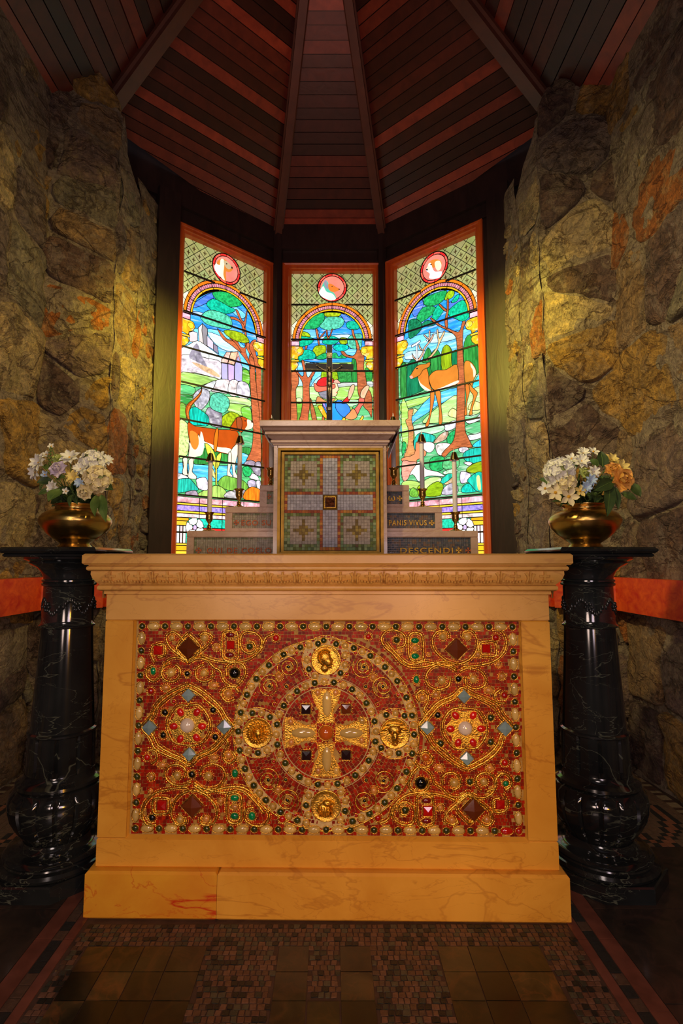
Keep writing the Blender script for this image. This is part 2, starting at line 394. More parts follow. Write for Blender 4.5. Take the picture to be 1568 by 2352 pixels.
# border strips running towards the apse either side of the altar
for sx in (-1, 1):
    for (x0, x1, c) in ((.655, .680, (.30, .10, .07)), (.712, .755, (.26, .08, .06))):
        a, b2 = sorted((sx * x0, sx * x1)); mb = MB()
        for k in range(12): mb.box((a, -.3 + k * .22, -.001), (b2, -.3 + k * .22 + .218, .002))
        mb.build('border_strip', M['redstrip'] if 'redstrip' in M else M.setdefault('redstrip', plain('red_floor_marble', (.16, .055, .035), .3, 0, 0, 40, .3)), floor)
    mb = MB(); y = .7
    while y < 2.3:
        for k in range(1):
            a = sx * .682; b2 = sx * .710; a, b2 = min(a, b2), max(a, b2)
            if rnd.random() < .6: bent_tile(mb, a, y, b2, y + .034, .0018, (.018, .017, .016))
            else: bent_tile(mb, a, y, b2, y + .034, .0018, (.09, .05, .03))
        y += .036
    tag(mb.build('border_tessera', M['floor_tess'], floor), kind='stuff')
    # outer field: dark slabs
    mb = MB()
    DS = M.setdefault('darkslab', marble('dark_floor_slab', (.018, .015, .013), (.05, .035, .025), (.12, .06, .04), 4, .05, .3, 6, .4))
    for k in range(5):
        a, b2 = sorted((sx * .757, sx * 1.42)); mb = MB(); mb.box((a, .3 + k * .32, -.001), (b2, .3 + k * .32 + .317, .002)); mb.build('floor_slab', DS, floor)
    # patterned ornament tesserae behind the pedestals (winding guilloche)
    mb = MB(); y = 1.905
    while y < 2.95:
        x = .76
        while x < 1.42:
            wv = .022; q = abs(sin((y - 1.9) * 7) * .13 + 1.16 - x)
            q2 = abs(-sin((y - 1.9) * 7) * .13 + 1.16 - x)
            t = (.34, .13, .06) if min(q, q2) < .016 else ((.03, .03, .025) if min(q, q2) < .036 else (.20, .12, .065))
            if x > 1.36: t = (.36, .27, .14) if int(y / .03) % 2 else (.10, .05, .03)
            if x < .80: t = (.22, .06, .035)
            a, b2 = sorted((sx * x, sx * (x + wv))); bent_tile(mb, a, y, b2, y + .022, .0018, t, j=.0008)
            x += wv
        y += .022
    tag(mb.build('ornament_tessera', M['floor_tess'], floor), kind='stuff')

# ---- rubble stone walls
def stonewall(parent, P0, U, Nn, width, z0, z1, cell, seed, topfn=None, aspect=1.0, proud=.035, lean=0, widen=0):
    """mortar sheet plus separately cut stones; P0 world start, U along, Nn towards the room"""
    rg = random.Random(seed); P0 = Vector(P0); U = Vector(U).normalized(); Nn = Vector(Nn).normalized(); Z = Vector((0, 0, 1))
    mb = MB(); nx = max(3, int(width / .03)); nz = int((z1 - z0) / .045)
    pt = lambda u, z, d: P0 + U * (u * (1 + widen * z)) + Z * (z - P0.z) + Nn * (d - lean * z)
    vs = []
    for j in range(nz + 1):
        for i in range(nx + 1):
            u = width * i / nx; top = topfn(u) if topfn else z1; z = z0 + (top - z0) * j / nz
            q = pt(u, z, 0); d = (noise.fractal(q * 5, 1, 2, 4) * .022) + noise.noise(q * 2) * .02
            d += .007
            vs.append(q + Nn * d + U * (noise.noise(q * 4 + Vector((9, 0, 0))) * .016))
    fs = [[j * (nx + 1) + i, j * (nx + 1) + i + 1, (j + 1) * (nx + 1) + i + 1, (j + 1) * (nx + 1) + i] for j in range(nz) for i in range(nx)]
    mb.add(vs, fs); mb.build('mortar', M['mortar'], parent, smooth=1)
    # coursed jittered seeds
    seeds = []; z = z0; row = 0
    while z < z1:
        h = cell * aspect * rg.uniform(.65, 1.25); u = -cell * rg.uniform(0, .6)
        while u < width + cell * .4:
            ww = cell * rg.uniform(.65, 1.5); seeds.append((u + ww / 2 + rg.uniform(-.02, .02), z + h / 2 + rg.uniform(-.25, .25) * h)); u += ww
        z += h; row += 1
    for si, (su, sz) in enumerate(seeds):
        poly = [(0, z0), (width, z0), (width, z1), (0, z1)]
        for (tu, tz) in seeds:
            if (tu, tz) == (su, sz) or abs(tu - su) > cell * 3 or abs(tz - sz) > cell * 3: continue
            poly = clip_poly(poly, ((su + tu) / 2, (sz + tz) / 2), (tu - su, tz - sz))
            if len(poly) < 3: break
        if len(poly) < 3: continue
        cu = sum(p[0] for p in poly) / len(poly); cz = sum(p[1] for p in poly) / len(poly)
        if cz > (topfn(min(max(cu, 0), width)) if topfn else z1) - .05 or cz < z0: continue
        # resample outline with corners rounded
        dense = []
        for i in range(len(poly)):
            a, b2 = poly[i], poly[(i + 1) % len(poly)]; L = math.hypot(a[0] - b2[0], a[1] - b2[1]); k = max(1, int(L / .045))
            for t in range(k): dense.append((a[0] + (b2[0] - a[0]) * t / k, a[1] + (b2[1] - a[1]) * t / k))
        for _ in range(1): dense = [((dense[i - 1][0] + 2 * dense[i][0] + dense[(i + 1) % len(dense)][0]) / 4, (dense[i - 1][1] + 2 * dense[i][1] + dense[(i + 1) % len(dense)][1]) / 4) for i in range(len(dense))]
        if len(dense) < 5: continue
        sz_ = min(max(p[0] for p in dense) - min(p[0] for p in dense), max(p[1] for p in dense) - min(p[1] for p in dense))
        if sz_ < .04: continue
        m = len(dense); vs = []; fs = []; off = rg.uniform(.3, 1.2); tu, tz = rg.uniform(-.05, .05), rg.uniform(-.12, .12); gap = .010
        rings = [(1.02, -.03), (.99, .004), (.955, .016), (.88, .022), (.70, .024), (.5, .025), (.25, .026)]
        for (k, hh) in rings:
            for (a, b2) in dense:
                du, dz = a - cu, b2 - cz; L = math.hypot(du, dz) or 1; kk = k * max(.3, (L - gap) / L)
                u, zz = cu + du * kk, cz + dz * kk; q = pt(u, zz, 0)
                n1 = noise.noise(q * 16) * .016 + noise.noise(q * 7) * .014 + noise.fractal(q * 30, 1, 2, 2) * .008
                edge = (noise.noise(q * 14 + Vector((3, 3, 3))) * .014 + noise.noise(q * 34) * .007) * (1 if k > .5 else 0)
                topz = (topfn(min(max(u, 0), width)) if topfn else z1)
                zz = min(zz + edge, topz + .02)
                vs.append(pt(u + edge, zz, hh * off * (proud / .035) + (n1 if hh > 0 else 0) + (u - cu) * tu + (zz - cz) * tz + .004))
        q = pt(cu, cz, .026 * off * (proud / .035) + noise.noise(pt(cu, cz, 0) * 16) * .016); vs.append(q)
        R_ = len(rings)
        for r_ in range(R_ - 1):
            for i in range(m): fs.append([r_ * m + i, r_ * m + (i + 1) % m, (r_ + 1) * m + (i + 1) % m, (r_ + 1) * m + i])
        for i in range(m): fs.append([(R_ - 1) * m + i, (R_ - 1) * m + (i + 1) % m, R_ * m])
        MB().add(vs, fs).build('stone', M['stone'], parent, smooth=50)
def roofz(x): return 4.784 - .865 * abs(x)
for sx, nm in ((-1, 'wall_left'), (1, 'wall_right')):
    wl = tag(empty(nm, (sx * XW, YR - .15, 0)), kind='structure'); sd = 11 if sx < 0 else 47
    # near wall, runs along Y towards the camera
    tb = lambda u: roofz(XW) + .05
    stonewall(wl, (sx * XW, YR - .16, 0), (0, -1, 0), (-sx, 0, 0), 2.0, 0, roofz(XW) + .10, .34, sd, None, 1.2, .036, lean=.016)
    # return wall beside the apse
    stonewall(wl, (sx * XR0, YR, 0), (sx * (XR1 - XR0 + .02), -.17, 0), (-sx * .17, -(XR1 - XR0), 0), .335, 0, 3.66, .36, sd + 1, lambda u: 3.46 + .22 * min(1, u / .15), .72, .046, widen=.05)
    # reveal running into the apse
    def rev(u): return 3.36 - .55 * min(1, u / .17) ** 1.2 if u < .17 else (2.96 if u < .20 else 3.20)
    stonewall(wl, (sx * (XR0 + .004), YR - .015, 0), (-sx * .03, .23, 0), (-sx, -.10, 0), .25, 0, 3.45, .24, sd + 2, lambda u: 3.48 - .36 * (u / .24) ** .8, 1.6, .026)
    a_, b_ = sorted((sx * (XR0 + .006), sx * (XR0 + .05))); MB().box((a_, YR + .004, 0), (b_, YR + .10, 3.30)).build('mortar', M['mortar'], wl)
    # thin pilaster of small stones against the timber
    stonewall(wl, (sx * (XR0 - .030), YR + .205, 0), (-sx * .018, .30, 0), (-sx, -.06, 0), .30, 0, 3.27, .13, sd + 3, lambda u: 3.27, .8, .012)
    MB().box((sx * 1.14 - .04 * (sx < 0) , YR + .215, 0), (sx * 1.14 + .04 * (sx > 0), YR + .235, 3.2)).build('mortar', M['mortar'], wl)
    # red painted rail
    def rail(a, b2, th):
        a, b2 = Vector(a), Vector(b2); d = (b2 - a).normalized(); n = Vector((d.y, -d.x, 0)) * (1 if sx < 0 else -1)
        if n.dot(Vector((0, 1, 1)) - a) < 0: n = -n
        mb = MB(); vs = []
        for z, t in ((.752, 0), (.752, th), (.906, th), (.906, 0)):
            for e in (a, b2): vs.append((e.x + n.x * t, e.y + n.y * t, z))
        mb.add(vs, [[0, 1, 3, 2], [2, 3, 5, 4], [4, 5, 7, 6], [0, 2, 4, 6], [1, 7, 5, 3]]); return mb.build('rail', M['rail'], wl)
    rail((sx * (XW - .02), .4, 0), (sx * (XW - .01), YR - .20, 0), .065)
    rail((sx * (XW - .0), YR - .20, 0), (sx * (XR0 - .0), YR - .03, 0), .065)
    rail((sx * XR0, YR - .03, 0), (sx * (XR0 - .03), YR + .5, 0), .03)
# ---- ceiling
APEX = Vector((-.03, 2.3, 4.784)); EAVE = 3.534
ceiling = tag(empty('ceiling', (0, 2.3, EAVE)), kind='structure')
F = {1: Vector((.40, 3.8, EAVE)), -1: Vector((-.40, 3.8, EAVE))}
def plane_pts(A, B, C): return A, (B - A).cross(C - A).normalized()
def facet_planks(P0, U, V, outline, step, seed, nm='plank'):
    """planks along U, stepping along V on the plane through P0, clipped to the outline (uv polygon)"""
    rg = random.Random(seed); Nn = U.cross(V).normalized()
    if Nn.z > 0: Nn = -Nn
    vmin = min(p[1] for p in outline); vmax = max(p[1] for p in outline); v = vmin
    while v < vmax - .01:
        h = step * rg.uniform(.92, 1.08)
        poly = clip_poly(clip_poly(outline, (0, v + .0025), (0, -1)), (0, v + h - .0025), (0, 1))
        if len(poly) >= 3:
            d = rg.uniform(0, .006); m = len(poly)
            vs = [P0 + U * a + V * b2 + Nn * (d + .004) for a, b2 in poly] + [P0 + U * a + V * b2 - Nn * .016 for a, b2 in poly]
            MB().add(vs, [list(range(m)), list(range(m, 2 * m))[::-1]] + [[i, (i + 1) % m, m + (i + 1) % m, m + i] for i in range(m)]).build(nm, M['plank'], ceiling)
        v += h
    m = len(outline); vs = [P0 + U * a + V * b2 - Nn * .017 for a, b2 in outline]
    MB().add(vs, [list(range(m))]).build('roof_lining', M['darkwood'], ceiling)
# centre facet
U = Vector((1, 0, 0)); V = (Vector((0, 2.3, 4.784)) - Vector((0, 3.8, EAVE))).normalized()
Hc = (Vector((0, 2.3, 4.784)) - Vector((0, 3.8, EAVE))).length
facet_planks(Vector((0, 3.8, EAVE)), U, V, [(-.46, -.12), (.46, -.12), (-.03, Hc)], .066, 3)
RIB = {}
for sx in (-1, 1):
    fd = Vector((FDIR.x * sx, FDIR.y, 0)); A = APEX; P = F[sx]
    Rf = Vector((sx * 1.345, 2.81, 3.555)); RIB[sx] = Rf    # foot of the hip rib on the side wall
    V = (A - P) - fd * (A - P).dot(fd); L = V.length; V.normalize()
    au = (A - P).dot(fd); ru = (Rf - P).dot(fd); rv = (Rf - P).dot(V)
    facet_planks(P, fd, V, [(-.06, -.12), (ru + .02, rv), (au, L)] if sx > 0 else [(-.06, -.12), (au, L), (ru + .02, rv)][::1], .060, 5 + sx)
    # nave slope: planks along Y
    U = Vector((0, -1, 0)); k_ = (A.z - Rf.z) / abs(Rf.x - A.x); rz_ = lambda x: A.z - k_ * abs(x - A.x)
    V = Vector((-sx * 1, 0, k_)).normalized(); P = Vector((sx * 1.65, 2.3, rz_(sx * 1.65)))
    pts = [Vector((sx * 1.65, -.8, rz_(sx * 1.65))), Vector((A.x, -.8, A.z)), A, Rf + (Rf - A) * .12]
    pts.append(Vector((sx * 1.65, pts[-1].y + .1, rz_(sx * 1.65))))
    ol = [((q - P).dot(U), (q - P).dot(V)) for q in pts]
    facet_planks(P, U, V, ol, .075, 9 + sx)
# ribs
def rib(a, b2, w_, h_, name='roof_rib'):
    a, b2 = Vector(a), Vector(b2); d = (b2 - a).normalized(); x = d.cross(Vector((0, 0, 1))).normalized(); y = x.cross(d).normalized()
    if y.z > 0: y = -y
    vs = []
    for e in (a, b2):
        for (p, q) in ((-w_, -.01), (-w_, h_ * .55), (-w_ * .7, h_ * .62), (-w_ * .7, h_), (w_ * .7, h_), (w_ * .7, h_ * .62), (w_, h_ * .55), (w_, -.01)): vs.append(e + x * p + y * q)
    MB().add(vs, [[i, (i + 1) % 8, 8 + (i + 1) % 8, 8 + i] for i in range(8)] + [list(range(8)), list(range(8, 16))[::-1]]).build(name, M['rib'], ceiling)
for sx in (-1, 1):
    rib(APEX, F[sx] + (F[sx] - APEX) * .03, .036, .07)
    rib(APEX, RIB[sx], .05, .075)
rib(APEX, (APEX.x, -.8, 4.784), .05, .08)
# end wall of the chapel behind the camera and outer shell
tag(MB().box((-1.75, -2.25, 0), (1.75, -2.15, 5.2)).build('wall_back', plain('back_plaster', (.16, .12, .10), .8, 0, .2, 20, .2)), kind='structure')
for sx, nm in ((-1, 'wall_nave_left'), (1, 'wall_nave_right')):
    a, b2 = sorted((sx * 1.46, sx * 1.60)); tag(MB().box((a, -2.2, 0), (b2, 2.95, 3.45)).build(nm, M['mortar']), kind='structure')

# ---- timber apse walls, window openings
def facetwall(name, P, U, Nn, w0, w1, z0, z1, o0, o1, oz0, oz1):
    """P origin (plane), U along; opening o0..o1 x oz0..oz1"""
    root = tag(empty(name, (P.x, P.y, 0)), kind='structure'); U = U.normalized(); th = .09
    def bx(a, b2, za, zb, d0=0, d1=-th, nm='panel', m=None):
        vs = []
        for z in (za, zb):
            for u, d in ((a, d0), (b2, d0), (b2, d1), (a, d1)): q = P + U * u + Nn * d; vs.append((q.x, q.y, z))
        MB().add(vs, [[3, 2, 1, 0], [4, 5, 6, 7], [0, 1, 5, 4], [1, 2, 6, 5], [2, 3, 7, 6], [3, 0, 4, 7]]).build(nm, m or M['darkwood'], root)
    bx(w0, w1, oz1, z1); bx(w0, w1, z0, oz0)
    bx(w0, o0, oz0, oz1); bx(o1, w1, oz0, oz1)
    bx(w0, w1, z1 - .20, z1 + .25, .03, 0, 'header_beam'); bx(w0, w1, oz1 + .02, oz1 + .04, .015, 0, 'bead_moulding')
    return root
Zt = CAM.z + .5933 * D - .002
WZ0, WZ1 = .93, Zt
# ================================================================== stained glass windows
def lin(h):
    out = []
    for i in (0, 2, 4):
        c = int(h[i:i + 2], 16) / 255; out.append(c / 12.92 if c <= .04045 else ((c + .055) / 1.055) ** 2.4)
    return out
GC = {k: lin(v) for k, v in dict(sk='2f96ee', s2='6fc2f7', s3='b5e0f6', s4='4f7be8', wa='4fb8ee', wc='38c8e6', g1='1f9a55', g2='12a884', g3='4fb89a', g4='8aa818', g5='6fae3c', g6='2f8a3c',
    g7='9cc860', g8='b8d488', g9='14704a', ga='0fb8a0', gb='a8d8a8', gr='58b070', br='b8623a', b2='9a4a24', b3='d08a58', do='b04a12', d2='d27a2c', cr='f4e2c0', wh='f6f2ea', r1='d92a28', r2='f06a58', r3='f2a490',
    go='e8a81c', g0='f6c634', or_='f07818', pk='e89aa8', pl='f4cbd0', pu='9a82d8', p2='c4b0e4', st='a8a4b0', s5='d4ccd0', s6='8a8290', s7='c09a78', ye='e8e04a', y2='f4e890', te='2aa890', tq='20b89a',
    bl='3f7ff0', b5='2a9af6', fl='f2c09a', f2='e8b088', gy='b8bcb4', q='d8d488', bd='c8a060', hp='e85a4a', ta='c08a48', lw='cfe0da', ho='b0a8e0', hr='e0a890', dk='141414').items()}
GC['or'] = GC.pop('or_')
KIND = dict(s='streak', m='mottle', b='bark', p='plain', r='rock', l='blade')
class Win:
    def __init__(s, name, A, B, u0, u1, org, sc, first_n):
        s.A = Vector(A); s.B = Vector(B); s.U = (s.B - s.A); s.L = s.U.length; s.U.normalize(); s.Nn = Vector((s.U.y, -s.U.x, 0))
        s.u0, s.u1 = u0, u1; s.org, s.sc = org, sc; s.G0 = s.A - s.Nn * .05
        s.root = tag(empty(name, (*((s.A + s.B) / 2).xy, WZ0)), kind='structure'); s.n = 0; s.lead = MB(); s.first = {}
    def P(s, u, z, d=0): q = s.G0 + s.U * u + s.Nn * d; return Vector((q.x, q.y, z))
    def uv(s, x, y):
        h = hit(s.org[0] + x / s.sc, s.org[1] + y / s.sc, s.G0, s.Nn); return ((h - s.G0).dot(s.U), h.z)
    def clip(s, poly):
        for p, n in (((s.u0, 0), (-1, 0)), ((s.u1, 0), (1, 0)), ((0, WZ0 + .06), (0, -1)), ((0, 3.20), (0, 1))): poly = clip_poly(poly, p, n)
        return poly
    def piece(s, poly, c, kind='p', lw=.0030, lead=True, name='glass_pane', clip=True, same=False):
        if clip: poly = s.clip(poly)
        # drop doubles
        q = []
        for p in poly:
            if not q or math.hypot(p[0] - q[-1][0], p[1] - q[-1][1]) > 5e-4: q.append(p)
        if len(q) > 1 and math.hypot(q[0][0] - q[-1][0], q[0][1] - q[-1][1]) < 5e-4: q.pop()
        poly = q
        if len(poly) < 3: return
        ar = sum(poly[i - 1][0] * poly[i][1] - poly[i][0] * poly[i - 1][1] for i in range(len(poly))) / 2
        if abs(ar) < 2e-5: return
        if ar < 0: poly = poly[::-1]
        s.n += 0 if same else 1; d = .0005 + s.n * .00015; m = len(poly)
        def off(k):
            out = []
            for i in range(m):
                a, b2, c2 = poly[i - 1], poly[i], poly[(i + 1) % m]
                n1 = Vector((b2[1] - a[1], a[0] - b2[0])).normalized(); n2 = Vector((c2[1] - b2[1], b2[0] - c2[0])).normalized(); nn = n1 + n2
                if nn.length < .3: nn = n1
                nn = nn.normalized(); kk = k / max(.5, nn.dot(n1)); out.append((b2[0] + nn.x * kk, b2[1] + nn.y * kk))
            return out
        if lead:
            o = off(lw / 2 + .0003); i_ = off(-lw / 2 - .001)
            s.lead.add([s.P(a, b2, d + .00009) for a, b2 in o] + [s.P(a, b2, d + .00009) for a, b2 in i_], [[i, (i + 1) % m, m + (i + 1) % m, m + i] for i in range(m)])
            s.lead.add([s.P(a, b2, d - .00002) for a, b2 in o], [list(range(m))])
        mb = MB(); mb.add([s.P(a, b2, d) for a, b2 in poly] + [s.P(a, b2, d + .00005) for a, b2 in poly],
                          [list(range(m, 2 * m))] + [[i, (i + 1) % m, m + (i + 1) % m, m + i] for i in range(m)])
        col_ = GC[c] if isinstance(c, str) else c
        o = mb.build(name, M['g_' + KIND[kind]], s.root, objcol=[q * rnd.uniform(.9, 1.1) for q in col_]); return o
    def draw(s, data):
        for ln in data.strip().split('\n'):
            ln = ln.strip()
            if not ln or ln[0] == '#': continue
            t = ln.split(); raw = t[0][0] == '!'; nol = t[0].endswith('-'); c = t[0].strip('!-'); k = t[1]
            pts = [s.uv(*map(float, a.split(','))) for a in t[2:]]
            if not raw: pts = catmull(pts, True, 3)
            s.piece(pts, c, k, lead=not nol)
    def common(s):
        u0, u1, z = s.u0, s.u1, 2.655; wd = u1 - u0; cu = (u0 + u1) / 2; Rr = .300
        # lattice of quarries
        a, hh = wd / 8, .080; s.quarry = 0
        for j in range(-1, 17):
            for i in range(-1, 10):
                x = u0 + a * (i + (.5 if j % 2 else 0)); y = 2.66 + j * hh / 2 * 1.0
                poly = [(x, y - hh / 2), (x + a / 2, y), (x, y + hh / 2), (x - a / 2, y)]
                if y > 3.23: continue
                if all(math.hypot(p[0] - cu, p[1] - z) < Rr for p in poly): continue
                if all(math.hypot(p[0] - cu, p[1] - 3.078) < .10 for p in poly): continue
                poly = clip_poly(s.clip(poly), (0, z), (0, -1))
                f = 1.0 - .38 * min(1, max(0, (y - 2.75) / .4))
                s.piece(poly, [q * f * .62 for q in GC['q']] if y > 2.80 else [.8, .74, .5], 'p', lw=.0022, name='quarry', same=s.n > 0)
                if y < 3.18 and min(abs(x - u0), abs(x - u1)) > .02 and math.hypot(x - cu, y - z) > Rr + .02:
                    # small painted sprig in each quarry
                    d = .0005 + s.n * .00015 + .0001
                    M_ = s.sprig
                    M_.add([s.P(x - .002, y - .020, d), s.P(x + .002, y - .020, d), s.P(x + .0042, y + .004, d), s.P(x, y + .022, d), s.P(x - .0042, y + .004, d)], [[0, 1, 2, 3, 4]])
                    for q in (-1, 1): M_.add([s.P(x + q * .004, y - .008, d), s.P(x + q * .013, y - .002, d), s.P(x + q * .011, y + .005, d), s.P(x + q * .004, y - .002, d)], [[0, 1, 2, 3]])
        # arch bands
        def arc(r0, r1, a0, a1, c, k='p', lw=.003, same=True):
            n = max(3, int((a1 - a0) / 6)); P_ = []
            for i in range(n + 1): t = R(a0 + (a1 - a0) * i / n); P_.append((cu + r1 * cos(t), z + r1 * sin(t)))
            for i in range(n + 1): t = R(a1 - (a1 - a0) * i / n); P_.append((cu + r0 * cos(t), z + r0 * sin(t)))
            s.piece(P_, c, k, lw, same=same)
        s.arc = arc
        return cu, z, Rr
    def arch(s):
        cu, z = (s.u0 + s.u1) / 2, 2.655; ho = (s.u1 - s.u0) / 2 - .008
        s.n += 1
        for i in range(8):
            a0, a1 = i * 22.5, (i + 1) * 22.5
            s.arc(ho - .022, ho, a0, a1, 'or'); s.arc(ho - .050, ho - .023, a0, a1, 'pk', 'l'); s.arc(ho - .066, ho - .051, a0, a1, 'go')
        s.n += 1
        for i in range(8):
            a0 = i * 22.5
            for k in range(6):
                s.arc(ho - .046, ho - .027, a0 + k * 3.6 + .8, a0 + k * 3.6 + 2.6, [.62, .16, .2], 'p', .001)
    def medallion(s):
        cu, z = (s.u0 + s.u1) / 2, 3.078
        n = 12
        s.piece([(cu + .112 * cos(2 * pi * i / 36), z + .112 * sin(2 * pi * i / 36)) for i in range(36)], 'r1', 'p', .008)
        for i in range(n):
            a0, a1 = i * 30, i * 30 + 30; P_ = []
            for k in range(6): t = R(a0 + (a1 - a0) * k / 5); P_.append((cu + .110 * cos(t), z + .110 * sin(t)))
            for k in range(6): t = R(a1 - (a1 - a0) * k / 5); P_.append((cu + .094 * cos(t), z + .094 * sin(t)))
            s.piece(P_, 'r1' if i % 2 else 'hp', 'p', .0018, same=i > 0)
        s.piece([(cu + .093 * cos(2 * pi * i / 32), z + .093 * sin(2 * pi * i / 32)) for i in range(32)], lin('e8806a'), 'p', .003)
    def finish(s):
        s.lead.build('lead_came', M['lead'], s.root)
        s.sprig.build('painted_sprig', M['sprig'], s.root)
        mb = MB()
        for z in (2.93, 2.655, 2.408, 2.165, 1.915, 1.665, 1.412, 1.17):
            cu = (s.u0 + s.u1) / 2
            for a, b2 in (((s.u0, s.u1),) if z != 2.93 else ((s.u0, cu - .10), (cu + .10, s.u1))):
                b_ = MB(); vs = []
                for zz, dd in ((-.0055, .026), (.0055, .026), (.0055, .034), (-.0055, .034)):
                    for e in (a, b2): vs.append(s.P(e, z + zz, dd + .006))
                b_.add(vs, [[0, 1, 3, 2], [2, 3, 5, 4], [4, 5, 7, 6], [6, 7, 1, 0], [0, 2, 4, 6], [1, 7, 5, 3]]); b_.build('saddle_bar', M['lead'], s.root)
        s.frame()
    def frame(s):
        # mitred moulded frame: profile from the outer edge to the glass
        prof = [(0, -.0), (0, .018), (.010, .024), (.022, .020), (.026, .012), (.046, .010), (.050, .000), (.062, -.012), (.066, -.05)]
        m = (s.L - (s.u1 - s.u0)) / 2; k = m / .066 if True else 1
        z0, z1 = WZ0, WZ1; cu = (s.u0 + s.u1) / 2; hw = (s.u1 - s.u0) / 2 + .066; zt = 3.198 + .05
        cor = [(cu - hw, z0), (cu + hw, z0), (cu + hw, zt), (cu - hw, zt)]; sg = [(1, 1), (-1, 1), (-1, -1), (1, -1)]
        for e in range(4):
            f = (e + 1) % 4; vs = []
            for (t, d) in prof:
                tz = t * .8
                vs.append(s.P(cor[e][0] + sg[e][0] * t, cor[e][1] + sg[e][1] * tz, d + .05)); vs.append(s.P(cor[f][0] + sg[f][0] * t, cor[f][1] + sg[f][1] * tz, d + .05))
            fs = [[2 * i, 2 * i + 1, 2 * i + 3, 2 * i + 2] for i in range(len(prof) - 1)]
            MB().add(vs, fs).build('frame_rail' if e % 2 == 0 else 'frame_stile', M['frame'], s.root)
        # dark glazing rebate behind the glass
        MB().add([s.P(s.u0 - .01, z0, -.004), s.P(s.u1 + .01, z0, -.004), s.P(s.u1 + .01, zt, -.004), s.P(s.u0 - .01, zt, -.004)], [[0, 1, 2, 3]]).build('glazing_back', M['lead'], s.root)
    def capitals(s):
        for sg_, e in ((1, s.u0), (-1, s.u1)):
            f = lambda a, b2: (e + sg_ * a, b2)
            s.piece([f(0, 2.615), f(.062, 2.615), f(.062, 2.652), f(0, 2.652)], 'pk', 'r')
            s.piece([f(0, 2.52), f(.05, 2.505), f(.055, 2.53), f(.085, 2.545), f(.098, 2.575), f(.085, 2.605), f(.06, 2.612), f(0, 2.613)], 'go', 'r')
            s.piece([f(0, 2.49), f(.060, 2.49), f(.060, 2.506), f(0, 2.506)], 'g0', 'p')
            s.piece([f(0, 2.40), f(.022, 2.42), f(.050, 2.448), f(.056, 2.47), f(.045, 2.488), f(0, 2.488)], 'go', 'r')
            s.piece([f(.035 + .022 * cos(t / 10 * 2 * pi) + .03, 2.577 + .022 * sin(t / 10 * 2 * pi)) for t in range(10)], 'g0', 'r', .0015)
    def border(s):
        u0, u1 = s.u0, s.u1; zt = 1.405; xs = [u0, u0 + .16, u0 + .33, u0 + .50, u1]
        for i in range(4):
            a, b2 = xs[i], xs[i + 1]
            for z0, z1, c, k in ((1.365, 1.405, 'pk', 'r'), (1.350, 1.364, 'g0', 'p'), (1.312, 1.349, 'pu', 'm'), (1.296, 1.311, 'g0', 'p'), (1.268, 1.295, 'pl', 'r'), (1.205, 1.267, 'tq', 'm'), (1.185, 1.204, 'r1', 'p')):
                s.piece([(a, z0), (b2, z0), (b2, z1), (a, z1)], c, k)
        s.piece([(u0, WZ0 + .06), (u1, WZ0 + .06), (u1, 1.184), (u0, 1.184)], 'tq', 'm')
        s.piece([(u0 + .14, WZ0 + .06), (u1 - .14, WZ0 + .06), (u1 - .14, 1.184), (u0 + .14, 1.184)], 'r3', 'p')
        cu = (u0 + u1) / 2
        for sg_, e in ((1, u0), (-1, u1)):
            f = lambda a, b2: (e + sg_ * a, b2)
            # little column
            s.piece([f(0, 1.245), f(.085, 1.245), f(.085, 1.266), f(0, 1.266)], 'go', 'p'); s.piece([f(0, 1.215), f(.07, 1.215), f(.075, 1.244), f(0, 1.244)], 'g0', 'p')
            for k in range(3): s.piece([f(.002 + k * .022, 1.10), f(.022 + k * .022, 1.10), f(.022 + k * .022, 1.214), f(.002 + k * .022, 1.214)], 'wh' if k != 1 else 'pl', 'p')
            for k, (z0, z1) in enumerate(((1.085, 1.099), (1.05, 1.084), (.992, 1.049))): s.piece([f(0, z0), f(.082, z0), f(.082, z1), f(0, z1)], ('g0', 'go', 'g0')[k], 'p')
            # dogwood flower
            fc = (e + sg_ * .128, 1.205)
            for k in range(5):
                t = 2 * pi * k / 5 + pi / 2; P_ = [(0, .012), (-.030, .030), (-.032, .058), (0, .066), (.032, .058), (.030, .030)]
                s.piece([(fc[0] + x * cos(t) - y * sin(t), fc[1] + x * sin(t) + y * cos(t)) for x, y in P_], 'wh', 'p')
            s.piece([(fc[0] + .015 * cos(t), fc[1] + .018 * sin(t)) for t in [2 * pi * i / 10 for i in range(10)]], 'p2', 'p')
            # red scroll
            P_ = catmull([f(.175, 1.18), f(.215, 1.178), f(.235, 1.16), f(.205, 1.15), f(.185, 1.12), f(.165, 1.09), f(.16, 1.04), f(.14, 1.04), f(.14, 1.10), f(.155, 1.15)], True, 3)
            s.piece(P_, 'r1', 'p')
            s.piece(catmull([f(.19, 1.15), f(.225, 1.155), f(.24, 1.13), f(.21, 1.10), f(.19, 1.05), f(.172, 1.05), f(.172, 1.09)], True, 3), 'r2', 'r')
            s.piece(catmull([f(.25, 1.11), f(.28, 1.10), f(.30, 1.06), f(.285, 1.05), f(.262, 1.08)], True, 3), 'go', 'p')
M['sprig'] = plain('glass_paint_sprig', (.22, .13, .03), .6)

